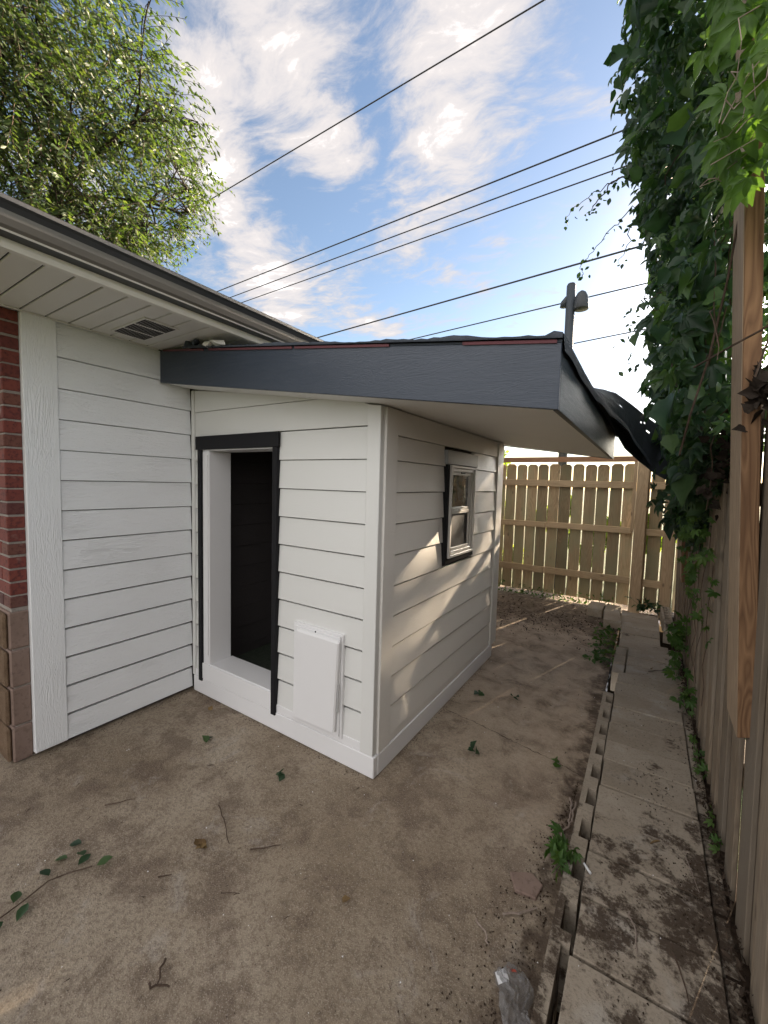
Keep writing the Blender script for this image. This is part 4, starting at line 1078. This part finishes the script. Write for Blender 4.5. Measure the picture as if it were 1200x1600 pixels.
# unseen tall tree added out of frame to break the sun into dapples
_keep = rng; rng = np.random.default_rng(14)
blob_tree('added_shade_tree', (6.2, 23.5, 0), 7.0, (6.2, 23.5, 8.6), (4.2, 2.4, 4.2), 5000, M_SHADE, .22, 'unseen tree added beyond the yard to dapple the sun', fine=.42)
rng = _keep
for i, (x, y, h, lab) in enumerate(((-5.2, 8.6, 1.5, 'sunlit bush behind the far left of the back fence'), (-3.5, 8.3, 1.6, 'sunlit bush behind the back fence near the shed'), (-2.0, 8.1, 1.45, 'sunlit bush showing through the middle of the back fence'), (-.6, 8.4, 1.55, 'sunlit bush showing through the right of the back fence'), (.7, 8.2, 1.5, 'sunlit bush beyond the back fence corner'))):
    blob_tree('bush', (x, y-.6, 0), h, (x, y-.6, h*.52), (.95, .4, h*.55), 3200, M_HEDGE, .12, lab, 'bush', False, 'bushes beyond the back fence')
blob_tree('young_tree', (-4.0, 11.5, 0), 2.0, (-4.0, 11.5, 2.1), (.75, .6, .75), 1500, M_HEDGE, .12, 'small yellow-green tree peeping over the back fence beside the shed')

# ------------------------------------------------------------------ overhead wires, pole
def wire(y0, x0, y1, x1, z, r, label, sag=.25):
    P0 = Vector((x0, y0, z)); P1 = Vector((x1, y1, z)); d = (P1-P0).normalized(); A = P0-d*34; B = P0+d*34
    pts = []
    for k in range(41):
        t = k/40; p = A.lerp(B, t); p.z += sag*((2*t-1)**2)*4; pts.append(p)
    v, f = tube_vf(pts, r, 6, True); m = pts[20]
    me = mesh('overhead_wire', v, f, M_WIRE, True); o = link('overhead_wire', me); tag(o, label, 'wire', 'overhead wires'); return o
wire(4.132, -1.072, 4.204, -9.109, 6, .008, 'highest single overhead wire crossing the clouds', .02)
wire(6.07, -.571, 6.225, -9.18, 6, .011, 'upper wire of the three parallel overhead wires', .02)
wire(6.42, -.61, 6.585, -9.18, 6, .010, 'middle wire of the three parallel overhead wires', .02)
wire(6.736, -.605, 6.917, -9.179, 6, .010, 'lower wire of the three parallel overhead wires', .02)
wire(8.996, -.124, 9.745, -9.245, 6, .018, 'thick overhead wire just above the shed roof', .0)
wire(10.669, -.42, 11.236, -6.498, 6, .015, 'overhead wire passing behind the pole top', .0)
wire(13.645, -.463, 13.937, -2.226, 6, .017, 'lowest overhead wire meeting the vine beside the pole', .0)
def build_pole():
    X, Y = -1.15, 6.85
    o = empty('lamp_pole', (X, Y, 0), 'dark metal pole with a bell-shaped yard lamp at its top, behind the shed', 'lamp pole')
    v, f = tube_vf([(X+.03, Y, -.1), (X, Y, 2.5), (X-.01, Y, 4.60)], .066, 14); world_child('pole', mesh('pole', v, f, M_IRON, True), o)
    v, f = tube_vf([(X-.01, Y, 4.60), (X-.01, Y, 4.63)], [.066, .05], 14); world_child('pole_cap', mesh('pole_cap', v, f, M_IRON, True), o)
    # lamp housing: dome over a straight skirt, on the right of the pole, a bracket to its left
    cx, cz = X+.145, 4.33; pts = [(cx, Y-.02, 4.215), (cx, Y-.02, 4.225), (cx, Y-.02, 4.31), (cx, Y-.02, 4.40), (cx, Y-.02, 4.455), (cx, Y-.02, 4.485)]
    v, f = tube_vf(pts, [.102, .106, .102, .088, .06, .02], 18); world_child('lamp_shade', mesh('lamp_shade', v, f, M_LAMP, True), o)
    v, f = box_vf(X+.02, X+.10, Y-.03, Y+.03, 4.36, 4.42); solid('bracket', v, f, M_IRON, o, .004)
    v, f = tube_vf([(X-.11, Y, 4.30), (X-.10, Y, 4.37), (X-.06, Y, 4.42), (X, Y, 4.43)], [.05, .05, .045, .03], 8); world_child('junction_box', mesh('junction_box', v, f, M_IRON, True), o)
M_LAMP = m_paint('lamp_shade_metal', (.035, .04, .045), .45, .2, .3, 30)
build_pole()

# ------------------------------------------------------------------ litter
def fallen_leaf(x, y, s, label, mat=None, curl=.0, name='fallen_leaf', base=LOB, group='fallen leaves on the patio', n=3):
    P = np.array([x, y, .012])+rng.normal(size=(n, 3))*np.array([s*.35, s*.35, .002]); P[:, 2] = np.abs(P[:, 2]-.004)+.008
    fr = rand_rot(n, (0, 0, 1), .85); V, F, r = scatter(base[0], base[1], fr, P, np.full(n, s))
    V[:, 2] = np.maximum(V[:, 2], .003)
    me = big_mesh(name, V-np.array([x, y, 0]), F, mat or M_VINE, r); o = link(name, me, None, (x, y, 0)); tag(o, label, 'leaf', group); return o
fallen_leaf(-.781, 2.223, .05, 'crumpled green leaf right of the shed corner, closest to it')
fallen_leaf(-.974, 2.887, .045, 'small dark leaf beside the shed side wall base')
fallen_leaf(-.74, 2.96, .040, 'tiny dark leaf farther back on the right of the shed')
fallen_leaf(-1.519, 1.434, .045, 'green leaf on the patio below the hatch')
fallen_leaf(-2.102, 1.378, .045, 'green leaf on the patio below the open doorway')
fallen_leaf(-.34, 2.36, .045, 'pale torn leaf beside the hollow blocks', M_WEED)
fallen_leaf(-1.499, .966, .04, 'withered leaf pile in the middle of the patio', M_DRYLEAF)
fallen_leaf(-.86, 1.10, .03, 'small brown leaf on the near patio', M_DRYLEAF, n=1)
fallen_leaf(-2.35, 1.58, .035, 'dried brown leaf in the corner by the house siding', M_DRYLEAF, n=1)
for (x, y, s, l) in ((.10, 1.98, .05, 'pale curled leaf on the near cap blocks'), (.13, 4.0, .045, 'brown leaf on the middle of the walk')):
    o = fallen_leaf(x, y, s, l, M_DRYLEAF, base=OVA, group='leaves on the block walk', n=1); o.location.z = .06
def build_branch():
    o = empty('leafy_twig', (-1.8, .5, 0), 'fallen leafy twig lying on the patio at lower left', 'twig')
    pts = [(-1.79, .36, .012), (-1.80, .46, .014), (-1.815, .54, .016), (-1.79, .60, .014), (-1.75, .66, .012)]
    v, f = tube_vf(pts, .0025, 5); world_child('stem', mesh('stem', v, f, M_TWIG), o)
    me = big_mesh('leaf', OVA[0], OVA[1], M_VINE, np.zeros(len(OVA[0])))
    for (x, y, a) in ((-1.80, .36, 150), (-1.77, .40, 200), (-1.82, .44, 60), (-1.78, .47, 220), (-1.84, .55, 100), (-1.87, .62, 120), (-1.83, .66, 80), (-1.80, .63, 20), (-1.90, .68, 120), (-1.74, .67, -20)):
        q = link('leaf', me, o, Vector((x, y, .014))-o.location, (random.uniform(-.3, .3), random.uniform(-.3, .3), R(a)), (.055, .055, .055))
build_branch()
def twig(pts, r, label, mat=None, name='twig', cat='twig', z=.006):
    P = []
    for a, b in zip(pts[:-1], pts[1:]):
        for k in range(4): P.append(Vector((a[0], a[1], z)).lerp(Vector((b[0], b[1], z)), k/4)+Vector((random.gauss(0, r*.8), random.gauss(0, r*.8), abs(random.gauss(0, r*.5)))))
    P.append(Vector((pts[-1][0], pts[-1][1], z))); c = P[0].copy(); c.z = 0
    v, f = tube_vf([p-c for p in P], [r*(1-.5*i/len(P)) for i in range(len(P))], 5); o = link(name, mesh(name, v, f, mat or M_TWIG), None, c); tag(o, label, cat, 'twigs and roots on the ground'); return o
twig([(-1.62, 1.13), (-1.50, 1.08), (-1.40, 1.03)], .003, 'long thin twig lying below the shed front')
twig([(-1.31, 1.06), (-1.22, 1.15)], .003, 'short straight twig right of the withered leaf pile')
twig([(-1.215, .655), (-1.165, .60)], .004, 'upper arm of the L-shaped twig at the near patio')
twig([(-1.19, .585), (-1.13, .62)], .004, 'lower arm of the L-shaped twig at the near patio')
twig([(-1.25, .88), (-1.19, .92)], .002, 'fine twig in the near middle of the patio')
twig([(-1.50, .78), (-1.47, .82)], .003, 'stubby twig left of the patio middle')
twig([(-2.05, .83), (-1.98, .93)], .003, 'thin twig near the brick corner')
twig([(-.222, 2.13), (-.214, 2.02), (-.213, 1.95), (-.232, 1.86), (-.222, 1.78)], .005, 'pale bent root beside the hollow blocks', M_ROOT, 'root', 'root', .012)
twig([(-.205, 2.12), (-.204, 2.0), (-.212, 1.95)], .004, 'short pale root forking off beside the hollow blocks', M_ROOT, 'root', 'root', .012)
twig([(-.35, 1.40), (-.29, 1.45), (-.25, 1.50)], .004, 'greenish stick by the plastic wrapper', M_ROOT)
twig([(-.42, 1.33), (-.38, 1.31), (-.36, 1.28)], .004, 'pale stick left of the plastic wrapper', M_ROOT)
twig([(.09, 3.95), (.20, 4.05)], .003, 'dark twig across the middle cap blocks', z=.058)
twig([(.03, 1.62), (.055, 1.55), (.06, 1.48)], .003, 'curved twig on the near cap blocks', M_ROOT, z=.06)
twig([(.16, 1.55), (.19, 1.42)], .003, 'thin twig among the soil on the near walk', z=.06)
twig([(.22, 2.0), (.25, 1.85)], .002, 'fine pale twig near the fence foot', M_ROOT, z=.06)
def build_cig():
    v, f = tube_vf([(-.125, 1.735, .058), (-.098, 1.700, .060)], .0045, 10); o = link('cigarette_butt', mesh('cigarette_butt', v, f, M_WHITE)); tag(o, 'white cigarette butt on the near edge of the walk', 'cigarette butt')
build_cig()
def build_wrapper():
    m, N, b = new_mat('clear_plastic'); b.inputs['Base Color'].default_value = (.55, .55, .56, 1); b.inputs['Roughness'].default_value = .12
    b.inputs['Transmission Weight'].default_value = .8; b.inputs['IOR'].default_value = 1.3
    N.put(b.inputs['Normal'], N.bump(N.noise(N.pos, 60, 4, .6, 1.0), .8, .01))
    nx, ny = 14, 18; V = []; F = []
    from mathutils import noise as mn
    for j in range(ny):
        for i in range(nx):
            u, v = i/(nx-1)-.5, j/(ny-1)-.5; z = .022+.022*mn.noise(Vector((u*5, v*6, 1)))+.012*math.cos(u*3)
            z += .012*abs(mn.noise(Vector((u*13, v*13, 4)))); w = .040-.010*v
            V.append(((u*2*w*(1.15+.25*math.sin(v*7)))+.01*math.sin(v*9), v*.17+.012*math.sin(u*6), max(.004, z*1.2+.022*abs(mn.noise(Vector((u*9+v*9, v*4, 9)))))))
    F = [(j*nx+i, j*nx+i+1, (j+1)*nx+i+1, (j+1)*nx+i) for j in range(ny-1) for i in range(nx-1)]
    o = empty('plastic_wrapper', (-.238, 1.150, 0), 'crumpled clear plastic wrapper on the soil at the bottom edge', 'wrapper'); o.rotation_euler = (0, 0, R(28))
    link('film', mesh('film', V, F, m), o)
    link('paper_label', mesh('paper_label', [(-.042, .03, .048), (-.008, .042, .052), (-.012, .078, .048), (-.046, .066, .042)], [(0, 1, 2, 3)], M_WHITE), o)
    link('red_print', mesh('red_print', [(.0, .070, .046), (.022, .072, .044), (.02, .082, .040), (.0, .082, .042)], [(0, 1, 2, 3)], M_REDP), o)
M_REDP = m_paint('red_print', (.5, .06, .03), .4, 0, 0)
build_wrapper()
def chunk_stuff(name, P, S, mat, label, flat=.5):
    bv = np.array([(1, 0, 0), (-.8, .5, 0), (-.4, -.9, .1), (.1, .1, .8), (0, 0, -.5)]); bf = [(0, 1, 3), (1, 2, 3), (2, 0, 3), (1, 0, 4), (2, 1, 4), (0, 2, 4)]
    V, F, r = scatter(bv, bf, rand_rot(len(P), (0, 0, 1), .5), P, S); o = link(name, big_mesh(name, V, F, mat, r)); tag(o, label, 'debris', kind='stuff'); return o
def build_debris():
    n = 900; t = rng.random(n)
    y = .4+rng.random(n)*1.9; x = -.215-np.abs(rng.normal(size=n))*.13*np.clip(2.3-y, .05, 1)**1.2
    chunk_stuff('soil_crumbs', np.stack([x, y, np.full(n, .004)], 1), rng.uniform(.0015, .0055, n), M_SOIL, 'dark soil crumbs along the near blocks')
    n = 2400; y = .85+rng.beta(1, 2.2, n)*3.2; x = -.10+rng.random(n)**.55*.43
    nx = np.sin(x*23+y*5)+np.sin(y*9-x*11); k = nx > rng.normal(size=n)*.8+.3
    chunk_stuff('walk_soil', np.stack([x, y, np.full(n, .056)], 1)[k], rng.uniform(.0012, .005, k.sum()), M_SOIL, 'dark soil crumbs scattered over the block walk')
    n = 420; x = rng.uniform(-2.6, -.25, n); y = rng.uniform(.1, 4.5, n)
    chunk_stuff('patio_grit', np.stack([x, y, np.full(n, .003)], 1), rng.uniform(.0012, .004, n), M_SOIL, 'scattered grit on the patio')
    n = 2600; x = rng.uniform(-2.65, -.22, n); y = rng.uniform(.0, 5.0, n); k = ~((x < SX+.02) & (y > FY-.02)) & (np.sin(x*5+y*3)+np.sin(y*7-x*4) > rng.normal(size=n)*1.2)
    chunk_stuff('fine_grit', np.stack([x, y, np.full(n, .0025)], 1)[k], rng.uniform(.0008, .0026, k.sum()), M_TWIG, 'fine brown grit over the patio')
    # crumbs drifted against the foot of the walls
    xa = rng.uniform(-2.70, SX, 260); A = np.stack([xa, FY-.03-np.abs(rng.normal(size=260))*.02, np.full(260, .003)], 1)
    ya = rng.uniform(FY, 3.6, 240); B = np.stack([SX+.02+np.abs(rng.normal(size=240))*.018, ya, np.full(240, .003)], 1)
    yc = rng.uniform(.78, FY-.03, 200); Cc = np.stack([HX+.02+np.abs(rng.normal(size=200))*.02, yc, np.full(200, .003)], 1)
    P = np.concatenate([A, B, Cc]); chunk_stuff('wall_foot_crumbs', P, rng.uniform(.001, .0042, len(P)), M_SOIL, 'soil crumbs drifted along the foot of the walls')
    # slivers of twig and bark
    n = 150; x = rng.uniform(-2.5, -.3, n); y = rng.uniform(.2, 3.6, n); k = ~((x < SX+.03) & (y > FY-.04)); P = np.stack([x, y, np.full(n, .004)], 1)[k]
    sv = np.array([(-.09, 0, 0), (.09, 0, 0), (.05, 1, .05), (0, .5, .16)]); sf = [(0, 1, 3), (1, 2, 3), (2, 0, 3), (0, 2, 1)]
    V, F, r = scatter(sv, sf, rand_rot(len(P), (0, 0, 1), .06), P, rng.uniform(.006, .03, len(P))); tag(link('twig_bits', big_mesh('twig_bits', V, F, M_TWIG, r)), 'thin slivers of twig scattered on the patio', 'debris', kind='stuff')
    n = 130; x = rng.uniform(-2.4, .3, n); y = rng.uniform(.3, 3.5, n)
    chunk_stuff('pale_chips', np.stack([x, y, np.where(x > -.12, .056, .004)], 1), rng.uniform(.0015, .004, n), M_WHITE, 'tiny pale paint chips on the ground')
    # mulch and leaves by the back fence
    n = 1000; x = -1.7+rng.random(n)*1.55; y = 5.0+rng.normal(size=n)*.38; k = (y < 6.0) & (y > 4.2)
    P = np.stack([x, y, .006+rng.random(n)*.02], 1)[k]
    V, F, r = scatter(SML[0], SML[1], rand_rot(len(P), (0, 0, 1), .6), P, rng.uniform(.015, .04, len(P))); tag(link('leaf_litter', big_mesh('leaf_litter', V, F, M_DEAD, r)), 'brown leaf litter spread before the back fence', 'leaf litter', kind='stuff')
    n = 190; x = -.27+rng.normal(size=n)*.06; y = 4.0+rng.random(n)*1.15; P = np.stack([np.minimum(x, -.18), y, .008+rng.random(n)*.03], 1)
    V, F, r = scatter(OVA[0], OVA[1], rand_rot(n, (0, 0, 1), .5), P, rng.uniform(.03, .065, n)); tag(link('green_litter', big_mesh('green_litter', V, F, M_WEED, r)), 'green fallen leaves along the far left edge of the walk', 'leaf litter', kind='stuff')
    n = 420; x = rng.uniform(-2.2, -.3, n); y = 6.02+rng.normal(size=n)*.04; P = np.stack([x, y, rng.random(n)**2*.14], 1)
    V, F, r = scatter(SML[0], SML[1], rand_rot(n), P, rng.uniform(.03, .07, n)); tag(link('ground_cover', big_mesh('ground_cover', V, F, M_WEED, r)), 'low green growth under the back fence', 'ground cover', kind='stuff')
    n = 700; x = .325+rng.normal(size=n)*.012; y = 1.0+rng.random(n)*3.5; P = np.stack([np.minimum(x, .345), y, .05+rng.random(n)*.03], 1)
    V, F, r = scatter(SML[0], SML[1], rand_rot(n), P, rng.uniform(.015, .035, n)); tag(link('fence_litter', big_mesh('fence_litter', V, F, M_DEAD, r)), 'dead leaves along the foot of the board fence', 'leaf litter', kind='stuff')
build_debris()
def build_slab():
    v = [(-.46, 1.60, .0), (-.36, 1.64, .0), (-.28, 1.60, .0), (-.30, 1.50, .0), (-.40, 1.50, 0)]
    v, f = prism([(-.375, 1.585), (-.335, 1.52), (-.262, 1.53), (-.25, 1.60), (-.30, 1.63)], 2, -.01, .009)
    o = solid('broken_slab', v, f, M_STONES, None, .003); tag(o, 'broken flat piece of concrete in the soil beside the weed', 'concrete piece')
build_slab()
bpy.context.view_layer.update()
